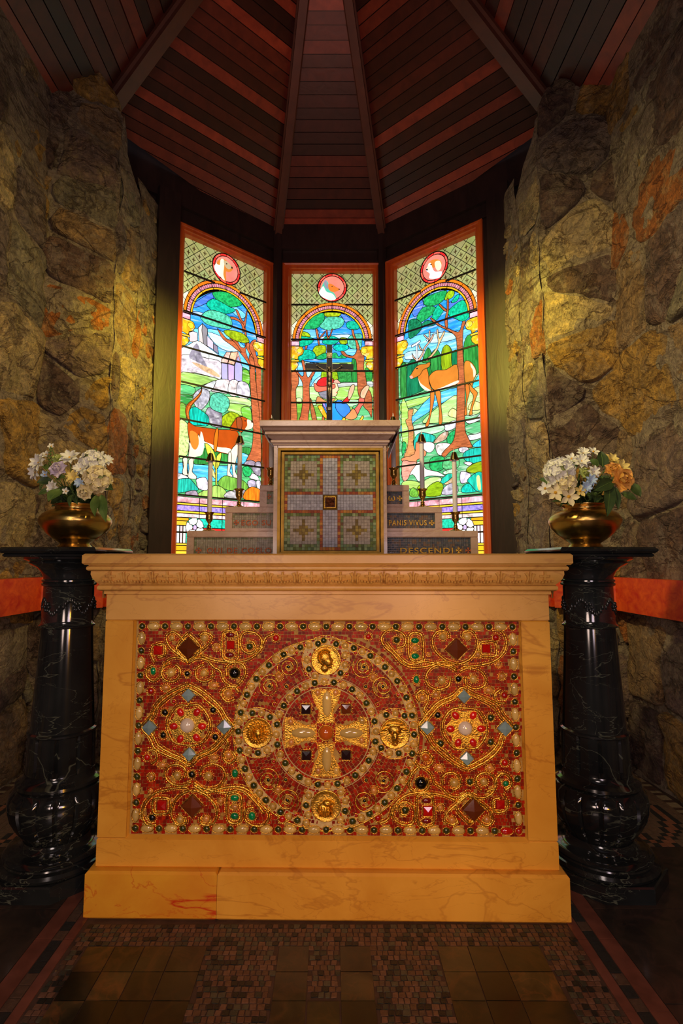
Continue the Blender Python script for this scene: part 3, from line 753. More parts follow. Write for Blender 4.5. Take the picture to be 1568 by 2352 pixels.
LWIN = """
sk s 100,800 110,680 180,590 300,520 420,510 530,570 610,680 640,840 640,1000 500,940 300,900
s4 s 190,600 250,555 320,520 330,560 290,590 200,625
s2 s 105,780 300,770 420,800 560,900 640,980 640,1080 500,1020 300,940 100,900
s3 s 290,790 400,830 480,880 500,930 400,915 330,860
s3 s 190,650 260,660 255,680 185,672
s2 s 460,600 520,640 560,680 520,700 460,650
g6 b 520,1040 580,1060 640,1100 640,1300 560,1240 525,1150
g5 s 530,1060 575,1065 580,1150 530,1150
gr s 90,1180 250,1150 400,1140 575,1200 660,1280 660,1600 80,1600
!s5 p 160,795 188,786 220,797 222,860 165,862
!s5 p 225,762 255,733 290,772 288,890 230,862
!s6 p 255,733 290,772 288,890 262,878 250,780
!s5 p 285,815 330,862 330,915 287,890
!s6 p 330,870 358,893 367,945 330,920
wh r 98,912 160,880 220,853 290,895 385,970 383,1003 290,975 180,950 100,962
s5 r 98,962 180,950 290,975 383,1003 380,1120 300,1100 200,1075 98,1072
s6- r 160,960 215,870 250,960 300,1060 240,1010 200,990
s7- r 180,1000 300,1040 370,1090 360,1105 260,1060
g7 s 97,1075 200,1080 380,1122 330,1140 270,1155 200,1175 97,1150
gr s 97,1155 200,1178 185,1230 97,1220
g6 s 95,1225 185,1235 180,1290 92,1285
!hr r 383,990 420,930 450,933 428,1010 385,1003
!hr r 450,933 500,928 474,1022 430,1010
!r3 r 500,928 525,1010 490,990 474,1022
!ho p 385,1007 428,1013 430,1130 385,1116
!p2 p 430,1013 474,1026 472,1136 431,1130
!ho p 475,1026 500,958 530,1035 528,1133 475,1135
s5 r 310,1200 330,1140 380,1120 442,1130 432,1218 370,1210
s5 r 442,1132 500,1135 495,1235 434,1220
s5 r 500,1138 570,1155 578,1250 496,1237
s5 r 240,1185 290,1148 345,1130 330,1180 300,1205
st r 190,1230 240,1185 300,1205 298,1270 260,1320 230,1335 195,1290
s6 r 275,1350 310,1310 380,1340 390,1400 385,1455 305,1435
g8 s 420,1240 575,1260 585,1310 500,1300 430,1280
g7 s 430,1290 500,1290 580,1310 590,1370 520,1375 430,1340
g5 s 520,1320 585,1320 590,1440 540,1400
g3 m 320,1225 370,1215 430,1250 440,1300 410,1350 370,1350 310,1320 303,1265
g4 m 395,1375 450,1345 510,1370 500,1400 450,1450 395,1450 388,1410
g5 s 95,1290 135,1300 140,1400 90,1400
ga l 165,1330 200,1310 250,1340 295,1380 290,1440 230,1440 165,1435 155,1380
g8 m 88,1410 150,1430 160,1500 150,1640 82,1650
gr s 600,1480 530,1480 500,1560 490,1660 560,1680 600,1600
g6 l 530,1590 590,1600 580,1640 500,1640
wa s 78,1700 180,1705 300,1715 500,1715 570,1680 560,1640 490,1640 480,1780 400,1830 200,1810 75,1770
g6 l 200,1640 270,1600 430,1640 440,1700 340,1700 200,1710
br b 545,880 560,860 575,870 600,930 575,960 575,1010 582,1150 590,1300 600,1440 600,1540 585,1620 552,1695 600,1715 655,1700 655,1500 640,1250 618,1120 612,1000 580,950
br b 590,860 625,850 620,940 645,1000 660,1060 660,1480 640,1300 625,1180 620,1060 600,960 575,905
br b 537,770 552,770 560,860 552,930 582,1010 582,1050 560,1000 500,920 470,860 440,840 460,835 490,850 515,895 545,900 552,850
br b 355,770 385,800 420,840 470,860 520,930 500,925 450,885 395,845 365,795
br b 440,690 470,690 510,710 540,750 540,780 530,800 520,740 480,712 440,705
br b 480,640 500,650 520,700 540,720 556,650 562,655 548,760 535,740 510,710
g1 m 322,520 400,515 480,545 525,590 510,615 440,622 370,595 335,555
g2 m 278,600 320,565 370,580 430,615 478,640 455,662 395,670 320,650
g3 m 240,685 290,645 360,652 440,690 458,745 440,775 370,765 290,745 250,715
g4 m 400,785 450,782 520,800 560,830 575,865 530,870 470,850 415,815
do b 248,1178 245,1215 225,1250 180,1300 158,1350 165,1400 160,1420 140,1380 133,1330 150,1290 200,1250 235,1210
d2- b 232,1222 240,1222 178,1290 155,1345 160,1395 150,1390 146,1345 165,1295
cr p 155,1440 165,1500 160,1580 150,1660 115,1665 118,1760 110,1775 130,1790 150,1780 145,1720 150,1670 200,1640 250,1580 265,1540
do p 150,1420 200,1445 270,1455 360,1468 440,1470 490,1480 505,1530 495,1590 492,1640 440,1640 360,1625 300,1590 262,1545 248,1580 225,1500 200,1600 160,1540
cr- p 262,1555 300,1590 360,1618 440,1638 480,1640 440,1600 360,1590 300,1565
cr- p 240,1480 262,1550 250,1640 200,1660 190,1690 160,1690 165,1600 150,1540 180,1600 225,1590
d2- p 165,1480 215,1500 225,1570 200,1610 170,1570
cr p 155,1680 185,1670 188,1720 180,1760 208,1790 205,1812 160,1808 150,1790 158,1740
cr p 115,1668 148,1668 145,1715 145,1765 152,1785 120,1782 112,1760 120,1715
cr p 445,1620 500,1560 500,1620 480,1700 478,1760 500,1800 495,1815 465,1800 455,1720
cr p 430,1632 450,1632 450,1700 440,1760 460,1790 440,1800 420,1785 425,1720
do p 440,1470 470,1410 490,1385 530,1380 570,1400 600,1415 600,1450 580,1468 545,1470 520,1490 495,1480
b2 p 485,1390 515,1385 525,1420 520,1465 500,1478 488,1445
cr- p 560,1400 595,1415 600,1445 585,1465 545,1468 560,1440
!dk- p 540,1405 552,1406 552,1414 541,1412
!dk- p 586,1408 598,1414 598,1424 588,1420
or p 345,1465 360,1470 358,1530 345,1620 330,1610 330,1530
ye b 268,1565 300,1580 328,1620 345,1680 345,1760 320,1700 285,1640
ye b 345,1700 350,1650 380,1630 375,1680 355,1740
ye b 340,1700 350,1700 350,1850 340,1850
y2 b 300,1700 335,1770 338,1810 310,1770
g5 l 355,1840 400,1790 460,1800 530,1820 570,1870 540,1905 470,1895 400,1880
g7 l 200,1930 270,1885 340,1855 400,1880 420,1935 330,1940
tq l 72,1830 100,1805 160,1808 200,1850 222,1885 180,1900 140,1900 72,1905
s5 r 210,1810 270,1800 290,1850 280,1890 225,1880 208,1840
s5 r 75,1770 140,1790 155,1805 110,1808 74,1815
s6 r 140,1900 200,1890 220,1920 210,1930 135,1920
s6 r 540,1700 570,1680 610,1690 615,1710 590,1730 545,1720
s6 r 612,1700 645,1690 655,1720 650,1800 620,1740
s5 r 570,1800 590,1770 630,1790 640,1820 600,1815
s6 r 590,1730 645,1730 650,1790 610,1775
st r 560,1830 590,1815 620,1830 615,1870 575,1875
s5 r 620,1825 650,1825 650,1880 625,1870
g1 m 530,1730 570,1725 590,1755 580,1790 545,1795 528,1765
st r 395,1930 430,1895 490,1900 530,1915 525,1945 440,1945
s6 r 455,1895 500,1875 545,1890 540,1915 500,1905
or l 530,1945 545,1895 590,1865 640,1880 650,1900 650,1960 590,1965
"""
LMED = """
wh- p 330,345 345,320 372,300 385,330 372,400 368,415 340,380
d2- p 345,325 372,292 410,300 430,325 455,345 455,370 430,385 410,380 412,430 405,447 385,430 372,395 378,345
cr- p 372,300 395,298 398,340 392,400 402,440 380,425 368,390
s7- p 395,305 420,312 448,342 452,352 430,365 405,345
!dk- p 446,345 457,350 455,362 447,358
!dk- p 410,322 419,324 419,331 411,330
"""
RWIN = """
sk s 140,840 150,740 220,620 320,530 420,500 520,520 590,600 630,700 660,850 600,880 300,960 170,980
s4 s 200,640 260,570 280,600 260,640 220,690
s4 s 440,600 520,560 560,560 540,600 470,640
s2 s 130,860 300,800 480,790 600,770 640,850 560,950 300,980 140,1000
s3 s 300,830 420,790 520,820 470,850 330,870
s3 s 150,940 220,920 300,925 290,960 160,985
g1 m 285,560 340,530 420,505 442,515 420,570 370,605 310,612 282,600
g4 m 425,570 450,510 490,508 490,540 460,565
g2 m 455,640 500,600 550,570 580,600 590,640 595,690 550,720 500,700 455,680
g2 m 470,590 500,545 525,530 530,540 510,580
g1 m 232,690 280,620 360,618 350,660 300,705 250,728
g2 m 350,650 380,605 420,625 410,660 370,710 335,710
g9 m 175,780 178,720 220,700 265,730 262,780 200,835 178,830
g9 m 270,735 310,710 360,735 340,750 275,755
g6 l 560,870 600,810 660,900 668,1070 600,1080 560,1000
g6 l 120,1050 150,1000 170,1090 165,1250 125,1260
g9 l 165,1040 205,980 240,1000 230,1060 250,1130 300,1180 200,1230 165,1240
g6 l 270,1000 310,900 345,970 350,1080 300,1100 310,1010
g6 l 330,960 370,910 410,980 410,1060 340,1080
g4 l 405,930 440,880 480,930 480,1040 410,1060
g9 l 475,940 515,920 515,1010 480,1030
gr s 122,1260 200,1235 330,1195 345,1225 250,1250 124,1290
g7 s 122,1290 200,1260 340,1230 350,1240 270,1290 180,1320 125,1350
g8 s 125,1350 200,1320 240,1335 200,1380 125,1400
wa s 130,1420 210,1370 330,1240 520,1175 520,1240 400,1290 300,1360 210,1420 200,1480 130,1500
wc s 600,1190 680,1065 680,1160 660,1180 600,1200
g8 s 300,1380 410,1290 520,1230 520,1400 420,1420 280,1425
g8 s 580,1230 600,1200 690,1170 690,1330 580,1370
y2 l 450,1370 480,1320 520,1350 520,1390
y2 l 590,1330 620,1270 680,1290 685,1330
s5 r 425,1440 480,1410 515,1405 510,1450 440,1480
gb s 130,1500 220,1440 300,1430 420,1440 410,1480 300,1510 220,1530 135,1560
gr s 560,1450 690,1410 692,1500 590,1490
s5 r 570,1400 640,1390 690,1340 690,1390 600,1430
s5 r 585,1510 640,1500 692,1485 694,1520 600,1545
wc l 620,1580 650,1550 694,1535 694,1580 640,1590
s7 r 350,1560 400,1500 450,1480 450,1510 430,1540 380,1560
g1 m 445,1520 480,1480 520,1475 500,1530 470,1580 445,1560
s5 r 370,1570 440,1560 480,1580 460,1620 400,1650 370,1620
s5 r 525,1600 560,1580 595,1600 590,1625 550,1630 530,1620
tq l 555,1660 570,1620 640,1595 695,1605 700,1690 600,1700
g7 s 130,1290 160,1280 220,1500 200,1560 140,1600
tq l 215,1580 220,1530 260,1490 330,1500 365,1520 340,1560 280,1560 230,1620
g1 m 135,1560 160,1560 160,1600 135,1650
b3 b 175,1340 205,1325 212,1340 200,1400 215,1470 212,1570 235,1655 200,1670 145,1665 170,1590 178,1480 160,1420 160,1400 175,1390
g1 m 330,1670 390,1650 430,1670 420,1740 360,1760 325,1730
gr m 415,1700 440,1660 500,1650 530,1680 520,1730 450,1750 415,1730
gb m 420,1760 480,1740 520,1745 500,1770 430,1780
s5 r 560,1700 590,1690 620,1700 600,1720
g4 b 590,1730 640,1700 703,1690 705,1750 640,1770 580,1760
s5 r 540,1760 600,1770 610,1790 590,1830 540,1840
s7 r 430,1830 480,1800 505,1800 480,1840 430,1850
tq l 400,1820 450,1775 490,1780 470,1810 410,1850
g7 s 140,1830 200,1820 260,1840 240,1880 140,1870
g8 s 270,1840 330,1800 400,1800 395,1835 300,1880
g5 m 190,1930 190,1890 215,1870 245,1900 245,1935
g4 b 240,1870 280,1850 290,1920 255,1935
g4 b 300,1930 310,1870 370,1830 410,1840 420,1870 400,1925
st r 412,1920 425,1870 470,1840 515,1850 515,1910
ga m 550,1905 555,1860 600,1840 640,1870 645,1900
tq l 585,1820 640,1770 680,1762 705,1790 710,1895 650,1895 610,1850
y2- l 660,1880 650,1800 670,1790 680,1880
br b 555,720 575,725 558,780 555,900 560,1000 565,1070 570,1200 570,1450 590,1520 610,1560 620,1595 560,1590 520,1600 470,1620 430,1660 410,1635 480,1560 500,1500 512,1350 515,1050 512,860 490,810 440,780 380,750 330,705 345,700 400,745 440,762 500,790 530,790 545,750
br b 430,740 432,700 445,640 445,570 458,570 458,640 450,700 452,760 440,770
br b 390,610 400,602 430,630 445,640 440,655 415,640
d2 p 320,1120 330,1090 370,1060 440,1055 515,1020 520,1150 450,1170 400,1185 370,1200 340,1180
d2 p 565,1010 590,993 620,1010 645,1050 648,1090 630,1130 620,1180 600,1180 575,1150 565,1100
cr- p 610,1010 640,1050 645,1085 630,1110 625,1060 612,1035
d2 p 572,1160 600,1160 605,1200 590,1260 582,1310 585,1365 565,1368 575,1300 578,1230
d2 p 600,1150 625,1180 655,1210 655,1230 640,1270 622,1330 622,1365 598,1368 605,1340 620,1280 628,1235 605,1200
d2 p 332,1200 358,1200 358,1260 345,1330 330,1390 320,1440 300,1450 300,1430 322,1380 330,1300
d2 p 365,1205 400,1205 405,1270 408,1330 415,1390 410,1430 390,1430 392,1340 380,1280
d2 p 245,1090 250,1055 300,1040 318,1080 320,1110 325,1150 340,1200 310,1200 270,1170 248,1130
cr- p 248,1115 265,1150 320,1190 335,1200 300,1200 262,1165
cr- p 380,1190 420,1175 520,1130 520,1150 450,1175 400,1190
d2 p 188,1105 200,1085 225,1045 255,1022 300,1015 320,1005 332,1008 325,1035 300,1048 280,1060 262,1090 240,1105 205,1118
r3- p 188,1100 205,1098 212,1114 195,1117
!dk- p 233,1046 246,1042 246,1050 235,1053
f2 b 275,990 290,990 330,960 370,910 385,870 380,830 375,780 385,780 395,840 425,790 432,800 410,850 395,880 380,920 345,965 310,995
f2 b 205,940 215,960 240,985 260,965 275,940 290,900 330,850 318,850 285,820 295,815 320,840 322,790 332,790 332,840 350,810 357,815 340,855 300,905 285,945 265,985 240,1000 210,970
f2 b 255,880 270,910 285,915 285,925 262,915 250,890
!wh p 232,870 243,868 247,1003 233,1003
!wh p 200,888 225,875 262,850 265,862 240,885 203,905
b3 p 232,1560 260,1560 290,1558 300,1600 300,1650 240,1680 235,1700 140,1690 140,1665 220,1640
wh p 280,1562 330,1555 360,1570 358,1605 330,1630 300,1620 285,1600
wh p 140,1740 230,1700 280,1690 300,1740 380,1760 420,1780 430,1795 340,1790 290,1800 250,1830 210,1780 140,1810
r3 b 138,1690 190,1690 240,1700 200,1760 175,1815 140,1815
"""
RMED = """
d2- p 318,330 340,302 380,295 408,310 410,340 390,375 370,350 350,355 335,345
wh- p 314,345 322,325 335,320 345,345 355,370 370,380 405,378 415,385 400,420 360,430 325,425 330,395 305,375 305,362
cr- p 312,350 322,335 330,350 330,370 315,372
cr- p 365,315 395,305 410,330 405,360 385,375 368,350
!dk- p 304,362 316,360 316,372 306,374
!dk- p 333,328 343,328 343,336 334,336
"""
CWIN = """
sk s 440,900 450,800 500,720 580,640 700,595 870,595 960,620 1060,700 1120,800 1140,920 1140,1100 430,1100
s4 s 870,595 950,625 1010,680 950,700 930,690 900,640
s2 s 490,770 620,770 660,800 640,850 560,860 480,800
s3 s 640,870 720,840 960,820 1000,860 860,880
s3 s 350,1260 420,1130 600,1120 720,1160 700,1280 600,1380 470,1370 350,1370
s2 s 420,1130 480,1115 500,1250 450,1260
s2 s 560,1120 700,1170 700,1240 620,1300 560,1380 590,1240
s2 s 800,960 950,1020 1060,1040 1060,960 900,1000
s2 s 880,980 1060,980 1050,1050 960,1040 900,1010
g6 m 830,1150 1000,1150 1010,1330 840,1330
g6 l 1005,1090 1080,1100 1080,1340 1010,1330
g6 m 1150,1180 1215,1200 1215,1310 1150,1310
g4 m 690,1200 770,1160 840,1200 850,1330 690,1330
gy s 860,1335 1080,1330 1215,1320 1215,1380 860,1385
g8 s 400,1400 480,1380 640,1380 700,1460 640,1560 410,1560
g7 s 830,1390 1215,1380 1215,1510 1080,1510 860,1520
gb s 860,1520 1060,1515 1215,1510 1215,1590 860,1580
g5 s 400,1560 520,1560 640,1580 740,1760 400,1800
gr s 1020,1580 1215,1590 1215,1780 1000,1780
g8 s 420,1500 470,1500 470,1550 420,1550
gb s 580,1525 620,1525 625,1570 585,1570
g1 m 490,760 500,710 560,650 640,605 712,600 718,650 700,710 640,755 560,770
g4 m 712,600 740,590 880,595 880,625 830,640 725,635
g3 m 660,740 700,690 730,645 790,635 880,640 925,680 900,740 830,770 740,780
g2 m 945,715 960,690 1010,680 1060,700 1088,750 1050,775 980,770 950,745
g4 m 460,800 500,792 550,815 565,850 500,850 455,840
g2 m 450,850 500,845 580,860 600,890 560,930 480,955 450,945
g2 m 690,900 720,850 790,840 850,860 870,890 820,930 720,930
g4 m 870,880 900,855 960,870 965,910 930,930 880,920
g3 m 960,870 1000,830 1060,815 1110,825 1110,920 1100,960 1040,980 990,970 960,930
ga m 805,960 830,930 890,928 950,935 972,965 940,995 870,1005 820,985
g4 m 588,1000 610,955 660,938 725,945 730,1010 700,1040 640,1058 600,1045
g2 m 430,1080 460,1010 510,985 580,995 620,1040 610,1085 530,1090 430,1112
g1 m 620,1085 660,1045 730,1020 730,1085
g1 m 795,1075 800,1025 840,1020 865,1060 900,1035 950,1060 930,1078
g1 m 430,1110 470,1110 480,1120 430,1118
br b 618,770 640,770 655,850 665,930 675,935 650,935 635,860
br b 660,860 720,790 712,820 668,868
br b 730,785 745,785 755,850 775,820 790,770 803,772 780,840 760,870 742,865
br b 1000,775 1022,780 1035,840 1065,900 1085,960 1085,980 1055,980 1045,910 1015,850
br b 510,950 535,945 525,985 512,985
br b 885,1005 920,1005 960,1045 1020,1050 1050,1010 1058,980 1085,985 1130,1040 1135,1100 1130,1180 1145,1230 1155,1300 1170,1380 1215,1480 1215,1700 1180,1640 1130,1590 1070,1450 1060,1300 1055,1180 1040,1090 960,1070 910,1045
br b 355,1250 400,1200 440,1270 440,1350 415,1400 415,1500 425,1770 350,1770 350,1500 365,1380
br b 472,1110 500,1110 525,1250 545,1280 575,1240 620,1165 640,1165 610,1240 570,1310 555,1380 560,1570 545,1680 530,1780 430,1780 460,1690 480,1560 485,1380 470,1310 410,1220 400,1190 440,1230 480,1270 495,1230
br b 565,1500 590,1560 620,1660 640,1780 600,1780 570,1650
br b 690,1700 710,1690 715,1780 695,1780
s6 b 655,1430 740,1420 745,1500 720,1510 670,1480
r3 p 800,1330 840,1300 880,1330 880,1345 830,1345 800,1352
fl p 760,1350 840,1340 855,1370 868,1410 850,1430 852,1450 830,1480 790,1480 760,1460
!b2- p 822,1375 836,1378 834,1388 822,1386
!r1- p 836,1440 850,1434 850,1444 838,1448
r1 p 628,1360 650,1310 700,1280 760,1278 810,1300 800,1345 720,1375 650,1375
r2 p 600,1350 625,1345 650,1372 740,1372 820,1350 820,1395 740,1420 650,1435 615,1415
b3 p 625,1530 645,1480 700,1510 740,1530 780,1510 830,1505 800,1540 740,1560 690,1560 630,1560
b5 p 690,1560 740,1555 800,1545 850,1530 830,1600 900,1680 905,1780 770,1780 730,1680
bl p 830,1590 840,1530 880,1520 960,1570 990,1630 960,1680 910,1700 850,1640
pu p 690,1560 720,1556 740,1640 715,1600
go r 645,1590 690,1580 740,1680 735,1720 700,1690
r1 p 895,1550 950,1490 970,1485 982,1520 950,1550 920,1560
fl p 960,1500 975,1410 1000,1365 1025,1355 1035,1380 1020,1440 985,1510
f2- p 990,1400 1000,1385 1008,1420 990,1460
fl p 1095,1490 1100,1430 1150,1370 1185,1370 1185,1400 1160,1450 1135,1505
f2- p 1110,1440 1150,1390 1150,1420 1120,1470
r2 p 1030,1620 1070,1570 1075,1510 1095,1500 1135,1510 1130,1560 1100,1600 1060,1680
b3 p 930,1710 980,1650 1020,1610 1060,1670 1050,1710 1000,1730
g0 p 900,1720 935,1710 930,1780 900,1780
g0 p 1080,1745 1110,1690 1130,1695 1125,1715 1100,1750
pu p 940,1740 1030,1740 1060,1780 930,1780
"""
CMED = """
g3- p 683,330 700,290 720,260 740,262 760,300 770,340 790,370 820,400 838,450 780,470 700,440 660,395 665,360
lw- p 665,370 700,320 720,350 740,380 800,400 835,455 780,470 700,440 660,400
s6- p 715,262 735,258 748,300 770,310 765,350 730,340 712,300
d2- p 755,300 790,298 830,325 875,350 870,362 830,380 785,378 760,350
!dk- p 862,345 880,350 874,360 862,356
!dk- p 790,318 800,318 800,326 790,326
"""
Wc = -.003
wins = [('window_1', (-1.030, 3.290, 0), (-.440, 3.801, 0), .080, .735, (380, 500), 3.0154, LWIN, LMED),
        ('window_2', (-.358, 3.8, 0), (.358, 3.8, 0), .063, .685, (590, 590), 4.6118, CWIN, CMED),
        ('window_3', (.438, 3.778, 0), (1.018, 3.280, 0), .052, .700, (880, 500), 3.0154, RWIN, RMED)]
for (nm, A, B, u0, u1, org, sc, art, med) in wins:
    W = Win(nm, A, B, u0, u1, org, sc, 0); W.sprig = MB()
    W.common()
    W.piece([(u0, 1.2), (u1, 1.2), (u1, 2.65), (u0, 2.65)], 'gr' if nm != 'window_2' else 'g7', 's')
    hr = (u1 - u0) / 2 - .07; cu = (u0 + u1) / 2
    # inner light of the arch: everything above the spring line is cut to it
    inner = [(cu + hr * cos(pi * i / 24), 2.655 + hr * sin(pi * i / 24)) for i in range(25)]
    base_clip = W.clip
    def aclip(poly, W=W, bc=base_clip, cu=cu, hr=hr):
        poly = bc(poly)
        for i in range(16):
            t = pi * (i + .5) / 16; poly = clip_poly(poly, (cu + hr * cos(t), 2.655 + hr * sin(t)), (cos(t), sin(t))) if (i not in (0, 15)) else poly
        return poly
    def wide(poly, W=W, bc=base_clip, cu=cu, hr=hr):
        # below the spring line the picture runs the full width, above it is cut by the arch
        poly = bc(poly)
        if not poly: return poly
        if max(p[1] for p in poly) <= 2.66: return poly
        low = clip_poly(poly, (0, 2.655), (0, 1)); return aclip(poly)
    W.clip = wide
    W.draw(art)
    W.clip = base_clip
    W.capitals(); W.arch(); W.medallion(); W.draw(med)
    W.border()
    W.finish()
    # timber wall around this window
    Pm = (W.A + W.B) / 2; hw = W.L / 2
    U = W.U
    ext = {'window_1': (-1.05, hw + .03), 'window_2': (-hw - .012, hw + .012), 'window_3': (-hw - .03, 1.05)}[nm]
    cgu = (u0 + u1) / 2 - hw
    facetwall({'window_1': 'wall_apse_left', 'window_2': 'wall_apse_centre', 'window_3': 'wall_apse_right'}[nm], Pm - W.Nn * .002, U, W.Nn, ext[0], ext[1], 0, EAVE + .02,
              cgu - (u1 - u0) / 2 - .05, cgu + (u1 - u0) / 2 + .05, WZ0 + .02, 3.23)
for sx in (-1, 1):
    mb = MB(); mb.lathe([(.040, 0), (.040, 3.5)], Matrix.Translation((sx * .399, 3.80, 0)), 8); tag(mb.build('trim_%d' % (1 if sx < 0 else 2), M['darkwood']), kind='structure')
    q = Vector((sx * 1.075, 3.20, 0)); mb = MB(); MM = Matrix.Translation(q) @ Matrix.Rotation(sx * -R(41.4), 4, 'Z'); mb.box((-.045, -.03, 0), (.10, .06, 3.40), MM)
    tag(mb.build('trim_%d' % (3 if sx < 0 else 4), M['darkwood']), kind='structure')
# ================================================================== altar
ARZ = R(-.85)
altar = thing('altar', 'honey coloured marble altar whose red and gold jewelled mosaic front faces the camera', 'altar', (0, 1.55, 0), ARZ)
AM = WM[altar.name]
def ab(name, a, b2, m='altar', bev=.003): return MB().box(a, b2, AM, None, bev).build(name, M[m], altar)
ab('plinth_block', (-.667, -.024, 0), (-.300, .55, .124), 'altar_red', .006)
ab('plinth_block', (-.2992, -.024, 0), (.667, .55, .124), 'altar', .006)
ab('base_block', (-.649, 0, .124), (.649, .50, .200))
ab('side_block', (-.648, 0, .2005), (-.566, .50, .808)); ab('side_block', (.566, 0, .2005), (.648, .50, .808))
ab('frieze_block', (-.648, 0, .8085), (.648, .50, .886), 'altar_pale_lit')
ab('core_block', (-.58, .025, .19), (.58, .49, .82), 'altar', .001)
# bevelled reveal round the mosaic
mb = MB(); o = [(-.568, .199), (.568, .199), (.568, .8095), (-.568, .8095)]; i_ = [(-.560, .207), (.560, .207), (.560, .805), (-.560, .805)]
vs = [AM @ Vector((x, -.0004, z)) for x, z in o] + [AM @ Vector((x, .016, z)) for x, z in i_]
mb.add(vs, [[i, (i + 1) % 4, 4 + (i + 1) % 4, 4 + i] for i in range(4)]); mb.build('recess_bevel', M['altar'], altar)
ab('mensa_slab', (-.701, -.052, .971), (.701, .56, 1.003), 'altar_pale_lit', .005)
def sweep(prof, x0, yb=.55):
    vs = []; fs = []
    for o_, z in prof: vs += [AM @ Vector(q) for q in ((-x0 - o_, yb, z), (-x0 - o_, -o_, z), (x0 + o_, -o_, z), (x0 + o_, yb, z))]
    for j in range(len(prof) - 1):
        for i in range(3): fs.append([j * 4 + i, j * 4 + i + 1, j * 4 + 5 + i, j * 4 + 4 + i])
    return MB().add(vs, fs)
def arcp(c, z, r, a0, a1, n=6): return [(c + r * cos(R(a0 + (a1 - a0) * k / n)), z + r * sin(R(a0 + (a1 - a0) * k / n))) for k in range(n + 1)]
sweep([(.04, .972)] + arcp(.036, .961, .008, 70, -70) + [(.034, .953), (.034, .951)], .648).build('upper_torus', M['altar_pale_lit'], altar, smooth=60)
sweep([(.034, .952), (.0345, .944), (.031, .932), (.024, .922), (.017, .915), (.016, .913)], .648).build('carved_frieze', M['altar_pale_lit'], altar, smooth=60)
sweep([(.016, .914)] + arcp(.012, .904, .009, 80, -80) + [(.006, .894), (.006, .885), (0, .885)], .648).build('lower_torus', M['altar_pale_lit'], altar, smooth=50)
# carved crosses and leaves of the frieze
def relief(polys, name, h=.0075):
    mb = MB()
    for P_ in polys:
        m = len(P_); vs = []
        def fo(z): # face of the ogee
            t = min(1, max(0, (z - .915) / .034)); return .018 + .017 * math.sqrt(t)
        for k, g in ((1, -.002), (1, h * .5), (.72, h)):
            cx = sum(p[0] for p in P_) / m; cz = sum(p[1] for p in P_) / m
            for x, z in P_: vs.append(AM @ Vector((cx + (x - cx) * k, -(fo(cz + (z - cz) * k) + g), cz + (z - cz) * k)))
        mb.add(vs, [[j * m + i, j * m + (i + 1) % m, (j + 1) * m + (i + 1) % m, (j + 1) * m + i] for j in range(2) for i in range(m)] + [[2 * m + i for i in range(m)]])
    return mb.build(name, M['altar_pale_lit'], altar)
for k in range(16):
    x = -.625 + k * .0834
    relief([[(x - .0035, .951), (x + .0035, .951), (x + .004, .924), (x - .004, .924)], [(x - .015, .942), (x + .015, .942), (x + .015, .9355), (x - .015, .9355)]], 'carved_cross')
    P_ = [[(x + d - .004, .926 - abs(d) * .0 + e), (x + d + .004, .926 + e), (x + d + .003, .919 + e), (x + d - .003, .919 + e)] for d, e in ((-.022, .002), (-.013, 0), (-.004, -.002), (.005, -.002), (.014, 0), (.023, .002))]
    relief(P_, 'carved_scallop', .006)
    if k < 15:
        y = x + .0417
        relief([[(y - .016, .947), (y - .011, .941), (y - .008, .930), (y - .011, .918), (y - .004, .916), (y - .002, .935), (y - .006, .950)],
                [(y + .016, .945), (y + .011, .941), (y + .008, .930), (y + .011, .918), (y + .004, .916), (y + .002, .935), (y + .006, .948)],
                [(y - .0022, .952), (y + .0022, .952), (y + .003, .930), (y, .917), (y - .003, .930)]], 'carved_leaf')
# ---- altar cloth with gold fringe
cl = thing('altar_cloth', 'narrow altar cloth, its gold fringe hanging at both ends of the altar top', 'cloth', (0, 1.80, 1.003))
Mc = M['cloth'] = plain('cream_linen', (.62, .54, .42), .8, 0, .3, 300, .1)
mb = MB(); mb.box((-.7035, 1.66, 1.0035), (.710, 1.95, 1.0055)); mb.box((-.7035, 1.66, .90), (-.7010, 1.95, 1.0055)); mb.box((.7075, 1.66, .90), (.710, 1.95, 1.0055)); mb.build('linen', Mc, cl)
mb = MB()
for sx in (-1, 1):
    for k in range(60):
        y = 1.66 + k * .0048; x = (.709 if sx > 0 else -.7025) + rnd.uniform(-.002, .002); mb.tube([(x, y, .905), (x + rnd.uniform(-.003, .003), y, .885), (x + rnd.uniform(-.006, .006), y + rnd.uniform(-.004, .004), .866)], [.0014, .0016, .0008], 4)
tag(mb.build('fringe', plain('gold_fringe', (.62, .42, .10), .5, .3), cl), kind='stuff')

# ---- jewelled mosaic front
PY = .012
front = MB().box((-.5605, PY, .2065), (.5605, .03, .8055), AM).build('mosaic_front', M['grout'], altar)
tag(front, 'red and gold jewelled mosaic panel')
CV = .5065
PPo = AM @ Vector((0, PY, CV)); PN = (AM.to_3x3() @ Vector((0, -1, 0))); PU = AM.to_3x3() @ Vector((1, 0, 0))
def pp(x, y, c=1):
    px = (280 if c == 1 else 740) + x / 3.2667; py = 1400 + y / 3.2667
    h = hit(px, py, PPo, PN); return ((h - PPo).dot(PU), h.z - CV)
def W3(u, v, d=0): return PPo + PU * u + Vector((0, 0, v)) + PN * d
class Src: pass
def meshsrc(mb, nm, mat, smooth=True):
    s = Src(); me = bpy.data.meshes.new(nm); me.from_pydata([tuple(q) for q in mb.v], [], mb.f)
    if smooth: me.polygons.foreach_set('use_smooth', [True] * len(me.polygons))
    me.materials.append(mat); s.data = me; s.color = (1, 1, 1, 1); return s
